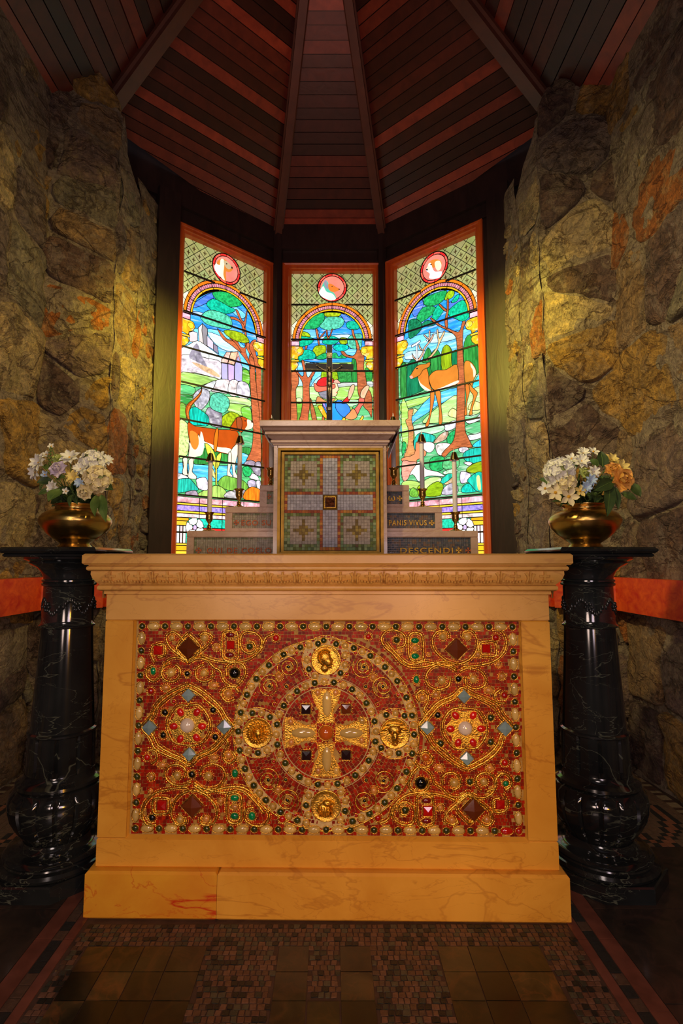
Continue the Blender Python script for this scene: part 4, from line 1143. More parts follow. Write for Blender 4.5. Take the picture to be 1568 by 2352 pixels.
# unit gems lie in x (right), z (up), bulging to -y
def yflip(mb): mb.v = [Vector((q.x, -q.z, q.y)) for q in mb.v]; mb.f = [f[::-1] for f in mb.f]; return mb
DOME = meshsrc(yflip(MB().ball((0, 0, 0), 1, 14, 5, half=True)), 'cabochon', M['gem']); DOMEO = meshsrc(yflip(MB().ball((0, 0, 0), 1, 14, 5, half=True)), 'opal', M['opal'])
def pyr():
    m = MB(); v = [(-1, 0, -1), (1, 0, -1), (1, 0, 1), (-1, 0, 1), (-.9, -.5, -.9), (.9, -.5, -.9), (.9, -.5, .9), (-.9, -.5, .9), (0, -1, 0)]
    m.add(v, [[i, (i + 1) % 4, 4 + (i + 1) % 4, 4 + i] for i in range(4)] + [[4 + i, 4 + (i + 1) % 4, 8] for i in range(4)]); return m
PYR = meshsrc(pyr(), 'square_cut', M['facet'], False)
GCOL = dict(G=(.035, .045, .008), C=(.58, .38, .09), K=(.002, .002, .002), R=(.45, .006, .004), E=(.0, .22, .07), A=(.62, .27, .06), W=(.85, .78, .66), B=(.13, .028, .006), I=(.22, .36, .40), P=(.62, .012, .010), O=(.62, .45, .14), D=(.16, .006, .008), X=(.02, .008, .01), M=(.50, .10, .01))
GN = dict(G='dark_green_bead', C='cream_bead', K='black_bead', R='red_bead', E='emerald_cabochon', A='amber_bead', W='white_cabochon', B='brown_square_gem', I='iridescent_square_gem', P='red_petal_stone', O='cream_oval', D='garnet_oval', X='dark_square_gem', M='amber_cabochon')
gems = []; grains = []; ribs_ = []
def gem(u, v, k, ru, rv=None, rot=0, h=None, bez=1, sq=False, gr=True):
    rv = rv or ru; h = h or min(ru, rv) * .75
    src = PYR if sq else (DOMEO if k in 'COW' else DOME)
    Mx = Matrix.Translation((u, PY - .001, v + CV)) @ Matrix.Rotation(rot, 4, 'Y') @ Matrix.Diagonal((ru, h, rv, 1))
    c = GCOL[k]; f = rnd.uniform(.8, 1.2)
    inst(src, GN[k], front, Mx, [q * f for q in c]); rr = max(ru, rv); gems.append((u, v, rr * (1.0 if not sq else 1.2)))
    if bez:
        n = 16; pts = []
        if sq:
            e = ru + .0022; cs = [(-e, -e), (e, -e), (e, e), (-e, e), (-e, -e)]; raw = []
            for a, b2 in zip(cs, cs[1:]):
                for t in range(4): raw.append((a[0] + (b2[0] - a[0]) * t / 4, a[1] + (b2[1] - a[1]) * t / 4))
            raw.append(raw[0]); n = len(raw) - 1
        else: raw = [((ru + .0014) * cos(2 * pi * i / n), (rv + .0014) * sin(2 * pi * i / n)) for i in range(n + 1)]
        c_, s_ = cos(-rot), sin(-rot)
        pts = [(u + x * c_ - y * s_, v + x * s_ + y * c_) for x, y in raw]
        BEZ.tube([W3(a, b2, .0016) for a, b2 in pts], .0013, 5, cap=False)
        if gr and rr > .0055:
            for (a, b2) in pts[:-1]:
                d = Vector((a - u, b2 - v)); d = d * (1 + .0032 / max(d.length, .004)); grains.append((u + d.x, v + d.y))
BEZ = MB()
# border rows
for k in range(17):
    u = -.544 + k * .068
    for sv in (-1, 1): gem(u, sv * .2835, 'G' if not (k == 16 and sv < 0) else 'R', .0088, gr=False)
    if k < 16:
        for sv in (-1, 1): gem(u + .034, sv * .2835, 'O' if not (k == 15 and sv < 0) else 'R', .0175, .0098, gr=False)
for k in range(8):
    v = .2485 - k * .0710
    for sv in (-1, 1):
        gem(sv * .5445, v, 'O', .0098, .0175, gr=False)
        if k < 7: gem(sv * .5445, v - .0355, 'G', .0085, gr=False)
LG = """K 845,475,42 K 490,480,20 K 323,770,22 K 683,753,22 K 310,942,22 K 700,955,22 K 525,1235,24 K 228,1560,24 G 957,277,25 W 492,868,55 E 235,460,20,28 E 848,1228,22,30 E 845,1412,30,22 E 845,1548,30,24 E 975,1548,25,30 A 845,1480,25,18
C 378,212,18 C 620,212,28 C 370,472,30 C 617,475,25 C 415,1245,28 C 650,1247,28 C 437,1575,26 A 632,1570,25 A 710,285,20 A 328,585,28,20 A 690,568,28,20 A 797,632,28 A 220,1255,22 A 302,1165,28,18 A 690,1110,30,20 A 800,1090,25 A 740,1435,18 A 378,1430,14 A 215,1360,14 A 955,1450,14
R 1155,213,24 R 218,610,24 R 190,1108,22 R 1203,1570,24 R 390,690,13 R 625,683,13 R 395,1043,13 R 615,1038,13 D 812,190,34,20 D 808,340,34,20"""
RG = """K 740,1300,46 K 1020,520,22 K 865,790,22 G 887,1003,24 G 1262,810,24 G 1262,993,24 G 1105,1290,22 W 1070,890,53 D 782,1432,34,20 D 783,1585,34,20 E 695,232,30,22 E 695,350,30,22 A 697,290,25,20 G 557,227,25 E 705,525,22,28 E 1375,1305,20 G 620,1505,26
C 903,203,26 C 1085,203,26 C 897,530,26 C 1132,520,26 C 990,1300,30 C 1210,1290,26 A 578,320,15 A 797,337,14 A 1167,337,20 A 750,663,24 A 852,638,24,20 A 1250,605,30,22 A 1345,500,22 A 1320,412,15 M 775,1110,28 A 878,1187,30,24 A 1258,1187,25,20 A 972,1580,24 A 1233,1575,24 A 885,1485,20
R 345,203,20 R 1300,210,24 R 1365,643,24 R 1368,1148,24 R 417,1563,22 R 938,717,13 R 1167,712,13 R 950,1073,13 R 1195,1067,13"""
S_ = .3845e-3
for c, s in ((1, LG), (2, RG)):
    t = s.split()
    for k, q in zip(t[::2], t[1::2]):
        q = list(map(float, q.split(','))); u, v = pp(q[0], q[1], c); gem(u, v, k, q[2] * S_, q[3] * S_ if len(q) > 3 else None)
for c, x, y, r, k in ((1, 502, 287, 62, 'B'), (1, 530, 1470, 60, 'B'), (2, 1005, 297, 60, 'B'), (2, 1130, 1495, 62, 'B'), (1, 500, 640, 38, 'I'), (1, 208, 882, 42, 'I'), (1, 770, 878, 42, 'I'), (1, 507, 1083, 38, 'I'),
                      (2, 1060, 650, 38, 'I'), (2, 785, 882, 40, 'I'), (2, 1368, 890, 42, 'I'), (2, 1082, 1115, 38, 'I')):
    u, v = pp(x, y, c); gem(u, v, k, r * S_, rot=pi / 4, sq=True)
for c, x, y, r in ((1, 272, 305, 34), (1, 300, 1465, 34), (1, 815, 265, 30), (2, 1228, 293, 30), (2, 1333, 1460, 32), (2, 790, 1508, 34)):
    u, v = pp(x, y, c); gem(u, v, 'R', r * S_, sq=True)
ROS = []
for c, x, y, pts in ((1, 492, 868, ((440, 770), (562, 770), (602, 875), (560, 960), (438, 970), (388, 875))), (2, 1070, 890, ((1000, 795), (1130, 793), (960, 895), (1190, 893), (1017, 998), (1130, 998)))):
    u0_, v0_ = pp(x, y, c); ROS.append((u0_, v0_))
    for (a, b2) in pts: u, v = pp(a, b2, c); an = math.atan2(v - v0_, u - u0_); gem(u, v, 'P', 33 * S_, 26 * S_, rot=-an)
# the great circle
C0 = pp(1530, 925, 1)
def free(u, v, r): return all((u - a) ** 2 + (v - b2) ** 2 > (r + q) ** 2 for a, b2, q in gems)
MED = [(0, .206), (-.198, .0), (.198, 0), (0, -.2)]
for (a, b2) in MED: gems.append((C0[0] + a, C0[1] + b2, .043))
cg = [('M', 0, 0, .0205, .0205), ('O', -.065, 0, .035, .0150), ('O', .073, 0, .035, .0150), ('O', .003, .082, .0140, .036), ('O', .003, -.072, .0140, .036)]
for k, a, b2, r1, r2 in cg: gem(C0[0] + a, C0[1] + b2, k, r1, r2)
for a, b2 in ((-.058, .066), (.058, .068), (-.056, -.062), (.058, -.060)): gem(C0[0] + a, C0[1] + b2, 'X' if (a, b2) != (.058, .068) else 'B', .0132, sq=True)
for a, b2 in ((-.102, .03), (-.100, -.027), (.104, .034), (.103, -.02), (-.024, .113), (.028, .113), (-.022, -.105), (.03, -.105)): gem(C0[0] + a, C0[1] + b2, 'A' if rnd.random() < .6 else 'C', .0085, .0095)
for k in range(60):
    t = R(5.3 + 6 * k); u, v = C0[0] + .2535 * cos(t), C0[1] + .2535 * sin(t)
    if free(u, v, .008) and abs(v) < .266: gem(u, v, 'G' if k % 2 else 'C', .0090, gr=False)
for k in range(32):
    t = R(2 + 11.25 * k); u, v = C0[0] + .144 * cos(t), C0[1] + .144 * sin(t)
    if free(u, v, .0078): gem(u, v, 'G' if k % 2 else 'C', .0090, gr=False)
for mi, (a, b2) in enumerate(MED):
    for k in range(13):
        t = R(14 + mi * 9 + 360 / 13 * k); u, v = C0[0] + a + .0565 * cos(t), C0[1] + b2 + .0565 * sin(t)
        if free(u, v, .0078): gem(u, v, 'G' if k % 2 else 'C', .0088, gr=False)
def spiral(u, v, r, turns, a0, sgn, wv=.0022, rib_=None):
    pts = []; n = int(16 * turns)
    for i in range(n + 1):
        t = i / n; rr = r * (1 - .88 * t); an = a0 + sgn * 2 * pi * turns * t; pts.append(W3(u + rr * cos(an), v + rr * sin(an), .0022))
    FIL.tube(pts, wv, 6)
FIL = MB()
for sx in (-1, 1):
    for sv in (-1, 1):
        for (a, b2, sg) in ((.110, .186, 1), (.165, .131, -1)):
            u, v = C0[0] + sx * a, C0[1] + sv * b2; an = math.atan2(sv, sx)
            spiral(u, v, .034, 2.4, an + (pi / 2) * sg, sx * sv * sg); gem(u, v, 'K', .0042, gr=False); gems.append((u, v, .012))
        gem(C0[0] + sx * .137, C0[1] + sv * .158, 'A', .0085)
        for (a, b2, k) in ((.161, .180, 'G'), (.115, .130, 'G'), (.086, .226, 'R'), (.209, .108, 'R'), (.060, .167, 'R'), (.150, .080, 'R')):
            if free(C0[0] + sx * a, C0[1] + sv * b2, .004): gem(C0[0] + sx * a, C0[1] + sv * b2, k, .0045, gr=True)
def ring(u, v, r, w_=.0018, a0=0, a1=360, d=.0018, mb=None):
    n = max(12, int(abs(a1 - a0) / 6)); (mb or CREAM).tube([W3(u + r * cos(R(a0 + (a1 - a0) * i / n)), v + r * sin(R(a0 + (a1 - a0) * i / n)), d) for i in range(n + 1)], w_, 5)
CREAM = MB()
def annulus(u, v, r0, r1, d=.0009):
    n = 72; CREAM.add([W3(u + r * cos(2 * pi * i / n), v + max(-.298 - v, r * sin(2 * pi * i / n)), d) for r in (r0, r1) for i in range(n)], [[i, (i + 1) % n, n + (i + 1) % n, n + i] for i in range(n)])
annulus(*C0, .241, .2665); annulus(*C0, .1325, .1555, .0011)
for (a, b2) in MED: annulus(C0[0] + a, C0[1] + b2, .044, .069, .0013)
ring(*C0, .2675, .0022, mb=FIL); ring(*C0, .128); ring(*C0, .1585, .0013)
for (a, b2) in MED: ring(C0[0] + a, C0[1] + b2, .0705, .0016, mb=FIL)
ring(*C0, .2405, .0012)
# filigree scrolls of the left half; the right half is the same turned by 180 degrees
SC = """590,340 700,380 850,395 960,370 1040,300 1080,210 1150,175
1030,300 1050,230 1000,175 920,170 890,230 905,300 960,330 1005,300 990,245 950,235
500,380 420,330 355,270 335,200 380,165 430,190 470,240
500,380 580,320 650,260 680,200 620,170 580,200
500,175 410,285 500,385 595,290 500,175
500,400 430,360 360,370 310,420 300,480 250,535 195,510 185,450 235,415
500,400 570,365 640,380 690,430 740,460 760,520 800,560 850,580 910,520 930,450 900,405 840,395 785,430 790,500
370,400 300,440 310,510 370,540 430,510 440,450 400,410
617,410 560,440 560,510 620,540 680,510 680,450
500,555 440,580 330,640 250,720 215,800 150,880 210,960 250,1040 340,1090 440,1130 510,1170 580,1110 690,1060 760,990 800,940 840,880 790,810 750,740 680,670 590,600 500,555
500,585 440,610 340,670 270,740 245,800 195,880 240,950 275,1015 350,1065 450,1110 510,1140 570,1085 670,1040 740,970 800,880 760,820 720,750 660,700 580,630 500,585
525,1290 450,1320 370,1300 325,1240 345,1180 420,1160 480,1200 470,1260
540,1290 620,1340 720,1330 775,1260 760,1190 690,1155 610,1180 590,1250
540,1310 640,1370 760,1335 880,1325 960,1360 1020,1430 1090,1500 1105,1560 1060,1615 980,1615 925,1570 930,1500 990,1480
560,1330 660,1350 780,1370 900,1350 1000,1440 1070,1530
530,1350 450,1380 390,1450 375,1540 415,1610 480,1600 480,1550
530,1350 620,1380 700,1460 715,1550 670,1610 600,1605 590,1550
500,1330 380,1340 260,1370 180,1440 155,1530 190,1610 260,1610
190,1050 255,1060 265,1120 220,1155
770,960 800,1000 770,1060 765,1120 810,1150 855,1110 830,1060
880,620 840,575 770,590 745,640 790,690 850,670
500,720 420,720 350,810 345,900 390,990 460,1010 540,1015 610,990 665,900 650,800 580,715 500,720
850,160 870,190 875,350 840,385 780,380 755,340 755,190 790,160 850,160
845,1370 800,1380 790,1420 790,1560 830,1600 880,1590 900,1540 895,1400 845,1370
250,395 220,330 240,270 320,260 325,340 270,360
300,1405 240,1420 240,1520 300,1530 360,1510 360,1420 300,1405"""
for ln in SC.split('\n'):
    p = [pp(*map(float, q.split(','))) for q in ln.split()]
    for sgn in (1, -1):
        q = catmull([(sgn * a, sgn * b2) for a, b2 in p], False, 5)
        FIL.tube([W3(a, b2, .0026 + .0006 * math.sin(i * 1.7)) for i, (a, b2) in enumerate(q)], [.0040 if i % 2 else .0029 for i in range(len(q))], 6)
        # granulation alongside
        for i in range(0, len(q) - 1):
            a, b2 = q[i], q[i + 1]; d = Vector((b2[0] - a[0], b2[1] - a[1])); L = d.length
            if L < 1e-5: continue
            nrm = Vector((-d.y, d.x)).normalized() * .0058; k = max(1, int(L / .0034))
            for t in range(k):
                for s_ in (-1, 1): grains.append((a[0] + d.x * t / k + nrm.x * s_, a[1] + d.y * t / k + nrm.y * s_))
# cross arms outlined in granulated wire
def wire(pts):
    for (a, b2) in zip(pts, pts[1:]):
        d = Vector((b2[0] - a[0], b2[1] - a[1])); k = max(1, int(d.length / .0034))
        for t in range(k): grains.append((a[0] + d.x * t / k, a[1] + d.y * t / k))
c0, c1 = C0
for an in (0, 90, 180, 270):
    ca, sa = cos(R(an)), sin(R(an)); T = lambda x, y: (c0 + x * ca - y * sa, c1 + x * sa + y * ca)
    for g in (0, .0036): wire([T(.028, -.026 + g), T(.06, -.020 + g), T(.088, -.034 + g), T(.122 - g, -.044 + g), T(.122 - g, .044 - g), T(.088, .034 - g), T(.06, .020 - g), T(.028, .026 - g), T(.028, -.026)])
    P_ = [T(.030, -.022), T(.06, -.017), T(.088, -.031), T(.119, -.040), T(.119, .040), T(.088, .031), T(.06, .017), T(.030, .022)]
    FILP = MB().add([W3(a, b2, .0002) for a, b2 in P_] + [W3(a, b2, .0022) for a, b2 in P_], [list(range(8, 16)), *[[i, (i + 1) % 8, 8 + (i + 1) % 8, 8 + i] for i in range(8)]]); FILP.build('cross_arm_plate', M['gold'], front)
# rosette plates
for (u, v) in ROS:
    n = 36; P_ = [(u + (.052 + .005 * cos(6 * t)) * cos(t), v + (.050 + .005 * cos(6 * t)) * sin(t)) for t in [2 * pi * i / n for i in range(n)]]
    MB().add([W3(a, b2, .0002) for a, b2 in P_] + [W3(a, b2, .0024) for a, b2 in P_], [list(range(n, 2 * n)), *[[i, (i + 1) % n, n + (i + 1) % n, n + i] for i in range(n)]]).build('rosette_plate', M['gold'], front); gems.append((u, v, .050))
tag(BEZ.build('gold_bezels', M['gold'], front, smooth=1), kind='stuff'); FIL.build('filigree_scrolls', M['gold'], front, smooth=1); tag(CREAM.build('cream_fillet', plain('pale_cream_grout', (.60, .46, .20), .6, 0, .3, 200, .2), front, smooth=1), kind=None)
# evangelist medallions: disc with a modelled head in relief
def medal(u, v, kind):
    mb = MB(); prof = [(0, .004), (.012, .0042), (.028, .0035), (.038, .0025), (.041, .005), (.0435, .004), (.044, 0)]
    n = 40; vs = []; fs = []
    for r_, h in prof:
        for i in range(n): t = 2 * pi * i / n; vs.append(W3(u + r_ * cos(t), v + r_ * sin(t), h))
    for j in range(len(prof) - 1):
        for i in range(n): fs.append([j * n + i, j * n + (i + 1) % n, (j + 1) * n + (i + 1) % n, (j + 1) * n + i])
    mb.add(vs, fs)
    BX = Matrix((PU, Vector((0, 0, 1)), PN)).transposed()
    def e(a, b2, r1, r2, h, rot=0, base=.003):
        Nn = BX @ Matrix.Rotation(rot, 3, 'Z'); mb.ball(W3(u + a, v + b2, base), (r1, r2, h), 12, 5, N=Nn)
    if kind == 'youth':
        e(-.004, .006, .020, .024, .010); e(.006, -.004, .014, .020, .010); e(.017, .001, .005, .004, .006, -.5); e(.014, -.008, .004, .002, .006); e(.014, -.0115, .004, .002, .006)
        e(.010, -.018, .008, .006, .007); e(-.004, -.024, .012, .012, .008); e(-.006, .001, .0035, .005, .013); e(.009, .004, .004, .0018, .012)
        for k in range(16):
            t = R(50 + k * 13); e(-.003 + .019 * cos(t), .009 + .019 * sin(t), .005, .004, .009, t)
            if k % 2: e(-.004 + .010 * cos(t), .011 + .011 * sin(t), .005, .004, .012, t)
    elif kind == 'ox':
        e(0, .010, .020, .016, .012); e(0, -.010, .011, .022, .013); e(0, -.027, .010, .008, .012); e(-.026, .012, .010, .005, .007, .4); e(.026, .012, .010, .005, .007, -.4)
        e(-.010, .004, .004, .003, .016); e(.010, .004, .004, .003, .016); e(0, .024, .026, .005, .006); e(-.004, -.028, .002, .002, .014); e(.004, -.028, .002, .002, .014)
    elif kind == 'lion':
        e(.002, .0, .014, .018, .013); e(.006, -.012, .008, .008, .015); e(-.004, .006, .003, .002, .018); e(.010, .006, .003, .002, .017)
        for k in range(22):
            t = R(k * 16.4); e(.0 + .024 * cos(t), .0 + .024 * sin(t), .010, .004, .008, t + .4)
            e(.0 + .017 * cos(t + .2), .0 + .018 * sin(t + .2), .008, .0035, .011, t - .3)
    else:
        e(.004, .008, .014, .012, .012); e(.018, .010, .008, .004, .010, -.4); e(.023, .006, .003, .004, .009); e(.006, .011, .003, .003, .015); e(-.004, -.010, .022, .022, .009)
        for k in range(18): e(-.018 + (k % 6) * .007, -.004 - (k // 6) * .009, .003, .007, .013, .3)
    mb.build('gold_medallion', M['gold'], front, smooth=1)
for (a, b2), k in zip(MED, ('youth', 'lion', 'ox', 'eagle')): medal(C0[0] + a, C0[1] + b2, k)
# tesserae of red glass, straight outside the great circle, ringed inside
TC = [(.36, .012, .001), (.27, .008, .001), (.44, .022, .001), (.17, .006, .002), (.40, .014, .001), (.24, .012, .002)]
def tess(mb, u, v, a, b2, rot, h):
    rc = math.hypot(u - C0[0], v - C0[1])
    if (abs(rc - .2535) < .0125 or abs(rc - .144) < .011 or any(abs(math.hypot(u - C0[0] - a_, v - C0[1] - b_) - .0565) < .011 for a_, b_ in MED)) and rnd.random() < .6: return
    if any((u - x) ** 2 + (v - y) ** 2 < (q * .96) ** 2 for x, y, q in near(u, v)): return
    c_, s_ = cos(rot), sin(rot); q = []
    for (x, y) in ((-a, -b2), (a, -b2), (a, b2), (-a, b2)):
        x += rnd.uniform(-.0004, .0004); y += rnd.uniform(-.0004, .0004); q.append((u + x * c_ - y * s_, v + x * s_ + y * c_))
    tl = rnd.uniform(-.0004, .0004), rnd.uniform(-.0004, .0004)
    vs = [W3(x, y, -.0005) for x, y in q] + [W3(x, y, h + tl[0] * (i in (0, 1)) + tl[1] * (i in (1, 2))) for i, (x, y) in enumerate(q)]
    mb.add(vs, [[4, 5, 6, 7], [0, 1, 5, 4], [1, 2, 6, 5], [2, 3, 7, 6], [3, 0, 4, 7]], rnd.choice(TC) if rnd.random() > .05 else (.45, .25, .05))
cells = {}
for g in gems:
    for i in range(int((g[0] - g[2]) // .02), int((g[0] + g[2]) // .02) + 1):
        for j in range(int((g[1] - g[2]) // .02), int((g[1] + g[2]) // .02) + 1): cells.setdefault((i, j), []).append(g)
def near(u, v): return cells.get((int(u // .02), int(v // .02)), ())
mb = MB(); v = -.2935; s = .0098
while v < .2975:
    u = -.556 + rnd.uniform(0, .003)
    while u < .557:
        wv = s * rnd.uniform(.85, 1.25)
        if math.hypot(u - C0[0], v - C0[1]) > .281: tess(mb, u + wv / 2, v, wv / 2 - .0005, s / 2 - .0005, 0, .0016)
        u += wv
    v += s
r_ = .2745
while r_ > .02:
    n = int(2 * pi * r_ / .0098)
    for k in range(n):
        t = 2 * pi * (k + rnd.uniform(-.1, .1)) / n; tess(mb, C0[0] + r_ * cos(t), C0[1] + r_ * sin(t), .0043, .0043, t, .0014) if abs(C0[1] + r_ * sin(t)) < .297 else None
    r_ -= .0095
tag(mb.build('red_tessera', M['tess'], front), kind='stuff')
mb = MB()
oct_v = [(1, 0, 0), (-1, 0, 0), (0, 1, 0), (0, -1, 0), (0, 0, 1)]
for (u, v) in grains:
    if abs(u) > .556 or abs(v) > .295: continue
    r = .0023; c = W3(u, v, .0012)
    mb.add([c + PU * r, c + Vector((0, 0, r)), c - PU * r, c - Vector((0, 0, r)), c + PN * r * 1.3], [[0, 1, 4], [1, 2, 4], [2, 3, 4], [3, 0, 4]])
tag(mb.build('granulation', M['gold'], front, smooth=1), kind='stuff')
# ================================================================== gradine (stepped shelf) with mosaic inscriptions
TZ = 1.003
grad = thing('gradine', 'three stepped pale marble shelf behind the tabernacle with lettered mosaic bands', 'shelf', (.020, 2.06, TZ))
STEP = [(-.553, .589, TZ, 1.101), (-.405, .451, 1.101, 1.197), (-.270, .323, 1.197, 1.284)]
GP = [(.30, .26, .18), (.22, .24, .10), (.34, .33, .20), (.16, .20, .09), (.26, .30, .18), (.14, .10, .04), (.36, .34, .24)]
for k, (x0, x1, z0, z1) in enumerate(STEP):
    y = 2.05 + k * .004; zf0, zf1 = z0 + (.004 if k == 0 else .010), z1 - .026
    mb = MB()
    st = None
    for (xa, xb) in ((x0, -.2055), (.2245, x1)):
        mb = MB(); mb.box((xa, y, zf1), (xb, 2.24, z1), bev=.003); mb.box((xa, y, z0), (xa + (.028 if xa == x0 else .002), 2.24, zf1)); mb.box((xb - (.028 if xb == x1 else .002), y, z0), (xb, 2.24, zf1)); mb.box((xa + (.028 if xa == x0 else .002), y, z0), (xb - (.028 if xb == x1 else .002), 2.24, zf0)); mb.box((xa + .002, y + .012, z0), (xb - .002, 2.23, zf1))
        st = mb.build('step', M['pale'], grad)
    t = .0088; mb = MB(); nx = int((x1 - x0 - .056) / t); nz = int(round((zf1 - zf0) / t)); tz = (zf1 - zf0) / nz; tx = (x1 - x0 - .056) / nx
    for i in range(nx):
        for j in range(nz):
            xx = x0 + .028 + i * tx
            if -.207 - tx < xx < .226: continue
            zz = zf0 + j * tz; edge = j == nz - 1 or i in (0, nx - 1)
            right = xx > 0
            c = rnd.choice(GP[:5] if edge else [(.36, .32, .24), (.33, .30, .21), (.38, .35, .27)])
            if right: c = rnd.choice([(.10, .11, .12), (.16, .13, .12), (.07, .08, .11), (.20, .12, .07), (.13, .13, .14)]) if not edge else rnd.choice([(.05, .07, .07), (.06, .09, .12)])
            h = rnd.uniform(0, .001); g = .0005
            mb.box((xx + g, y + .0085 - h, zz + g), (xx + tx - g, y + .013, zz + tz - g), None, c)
    tag(mb.build('tessera', M['tessgold'], st), kind='stuff')
def text(s, x, y, z, size, m, parent, name='inscription', align='LEFT', sx=1.0, depth=.0012):
    cu = bpy.data.curves.new(name, 'FONT'); cu.body = s; cu.size = size; cu.extrude = depth; cu.align_x = align; cu.offset = .0004; cu.space_character = 1.18
    o = bpy.data.objects.new(name, cu); me = bpy.data.meshes.new_from_object(o)
    mb = MB(); mb.add([Vector((x + q.co.x * sx, y - q.co.z, z + q.co.y)) for q in me.vertices], [list(p.vertices) for p in me.polygons])
    r = mb.build(name, m, parent); bpy.data.objects.remove(o); return r
LR = M['letter_red'] = plain('red_gold_smalti_letters', (.50, .13, .04), .35, .2, .5, 400, .3); LGd = M['letter_gold'] = plain('gold_smalti_letters', (.75, .45, .07), .3, .7, .5, 400, .3)
def crosslet(x, z, r, y, m, parent, name='cross_mark'):
    mb = MB()
    for k in range(4):
        t = k * pi / 2
        P_ = [(0, .0), (.5 * r, r), (-.5 * r, r)]
        P_ = [(a * cos(t) - b2 * sin(t), a * sin(t) + b2 * cos(t)) for a, b2 in P_]
        mb.add([(x + a, y, z + b2) for a, b2 in P_] + [(x + a, y + .002, z + b2) for a, b2 in P_], [[0, 1, 2], [0, 3, 4, 1], [1, 4, 5, 2], [2, 5, 3, 0]])
    mb.build(name, m, parent)
st = [o for o in CH[grad.name] if o.name.startswith('step')][1::2]
yl = 2.0555
def tw(s, px0, px1, zb, h, m, parent, k):
    # fit the text between two x positions
    x0 = (px0 - PPX) / FPX / 1.0 * 2.05 + CAM.x; x1 = (px1 - PPX) / FPX * 2.05 + CAM.x
    o = text(s, 0, yl + k * .004, zb, h / .70, m, parent)
    xs = [v.co.x for v in o.data.vertices]; a, b2 = min(xs), max(xs); org = WM[parent.name].translation.x
    for v in o.data.vertices: v.co.x = (v.co.x - a) / (b2 - a) * (x1 - x0) + x0 - org
X = lambda px: (px - PPX) / FPX * 2.05 + CAM.x
tw('QUI DE COELO', 475, 623, 1.013, .0215, LR, st[0], 0); crosslet(X(456), 1.024, .011, yl - .001, LR, st[0])
tw('DESCENDI', 919, 1040, 1.013, .0215, LGd, st[0], 0); crosslet(X(1053), 1.024, .011, yl - .001, LGd, st[0]); crosslet(X(1075), 1.024, .011, yl - .001, LR, st[0])
tw('EGO SU', 553, 621, 1.123, .0205, LR, st[1], 1); crosslet(X(541), 1.134, .010, yl + .003, LR, st[1]); tw('PANIS VIVUS', 894, 981, 1.123, .0205, LGd, st[1], 1); crosslet(X(993), 1.133, .010, yl + .003, LGd, st[1])
crosslet(X(615), 1.238, .009, yl + .007, LR, st[2]); tw('\u03c9', 893, 909, 1.221, .024, LGd, st[2], 2); crosslet(X(920), 1.231, .010, yl + .007, LGd, st[2])

# ================================================================== tabernacle
ty = 1.965; tab = thing('tabernacle', 'pale marble tabernacle with green and white mosaic door and moulded cornice on the altar top', 'tabernacle', (.0095, 2.05, TZ))
x0, x1 = -.205, .224; z0, z1 = TZ, 1.412
dx0, dx1, dz0, dz1 = -.190, .211, 1.006, 1.413
mb = MB(); mb.box((x0, ty, z0), (dx0, 2.28, 1.43), bev=.002); mb.box((dx1, ty, z0), (x1, 2.28, 1.43), bev=.002); mb.box((dx0 - .002, ty, dz1), (dx1 + .002, 2.28, 1.43)); mb.box((x0 + .005, ty + .03, z0), (x1 - .005, 2.28, 1.43)); mb.box((dx0, ty, z0), (dx1, 2.0, dz0))
mb.build('marble_case', M['pale'], tab)
def sweep2(prof, xa, xb, yf, yb):
    vs = []; fs = []
    for o_, z in prof: vs += [(xa - o_, yb, z), (xa - o_, yf - o_, z), (xb + o_, yf - o_, z), (xb + o_, yb, z)]
    for j in range(len(prof) - 1):
        for i in range(3): fs.append([j * 4 + i, j * 4 + i + 1, j * 4 + 5 + i, j * 4 + 4 + i])
    m = len(prof) - 1; fs.append([m * 4, m * 4 + 1, m * 4 + 2, m * 4 + 3]); fs.append([3, 2, 1, 0]); return MB().add(vs, fs)
sweep2([(0, 1.421), (.004, 1.424), (.006, 1.430)] + arcp(.004, 1.437, .008, -60, 60, 5) + [(.006, 1.445), (.014, 1.449), (.022, 1.457)] + arcp(.024, 1.464, .008, -50, 70, 5) + [(.034, 1.474), (.040, 1.482), (.046, 1.484), (.049, 1.487), (.049, 1.506), (.047, 1.509)], x0, x1, ty, 2.28).build('cornice', M['pale'], tab, smooth=30)
# gilt frames
def rectframe(name, a0, b0, a1, b1, w_, y0, y1, m, parent):
    for (p, q) in (((a0, b0), (a0 + w_, b1)), ((a1 - w_, b0), (a1, b1)), ((a0 + w_, b0), (a1 - w_, b0 + w_)), ((a0 + w_, b1 - w_), (a1 - w_, b1))):
        MB().box((p[0], y0, p[1]), (q[0], y1, q[1]), bev=.0015).build(name, m, parent)
rectframe('jamb_moulding', dx0, dz0, dx1, dz1, .011, ty - .003, ty + .03, M['goldleaf'], tab)
door = MB().box((dx0 + .0145, ty + .004, dz0 + .006), (dx1 - .0165, ty + .028, dz1 - .0155)).build('door', plain('dark_mosaic_bed', (.09, .06, .025), .7), tab); tag(door, 'mosaic door with a white cross')
rectframe('door_frame', dx0 + .0145, dz0 + .004, dx1 - .0165, dz1 - .0155, .011, ty - .002, ty + .01, M['goldleaf'], door)
for zz in (1.085, 1.325): MB().lathe([(.002, 0), (.002, .06)], Matrix.Translation((dx1 - .0135, ty - .001, zz - .02)), 8).build('hinge', M['brass'], door)
ix0, ix1, iz0, iz1 = dx0 + .0265, dx1 - .0285, dz0 + .016, dz1 - .0275; n = 31; tx, tz = (ix1 - ix0) / n, (iz1 - iz0) / n
G1 = [(.24, .30, .10), (.16, .22, .04), (.32, .42, .18), (.13, .20, .07), (.20, .32, .14), (.10, .14, .03), (.28, .36, .16)]
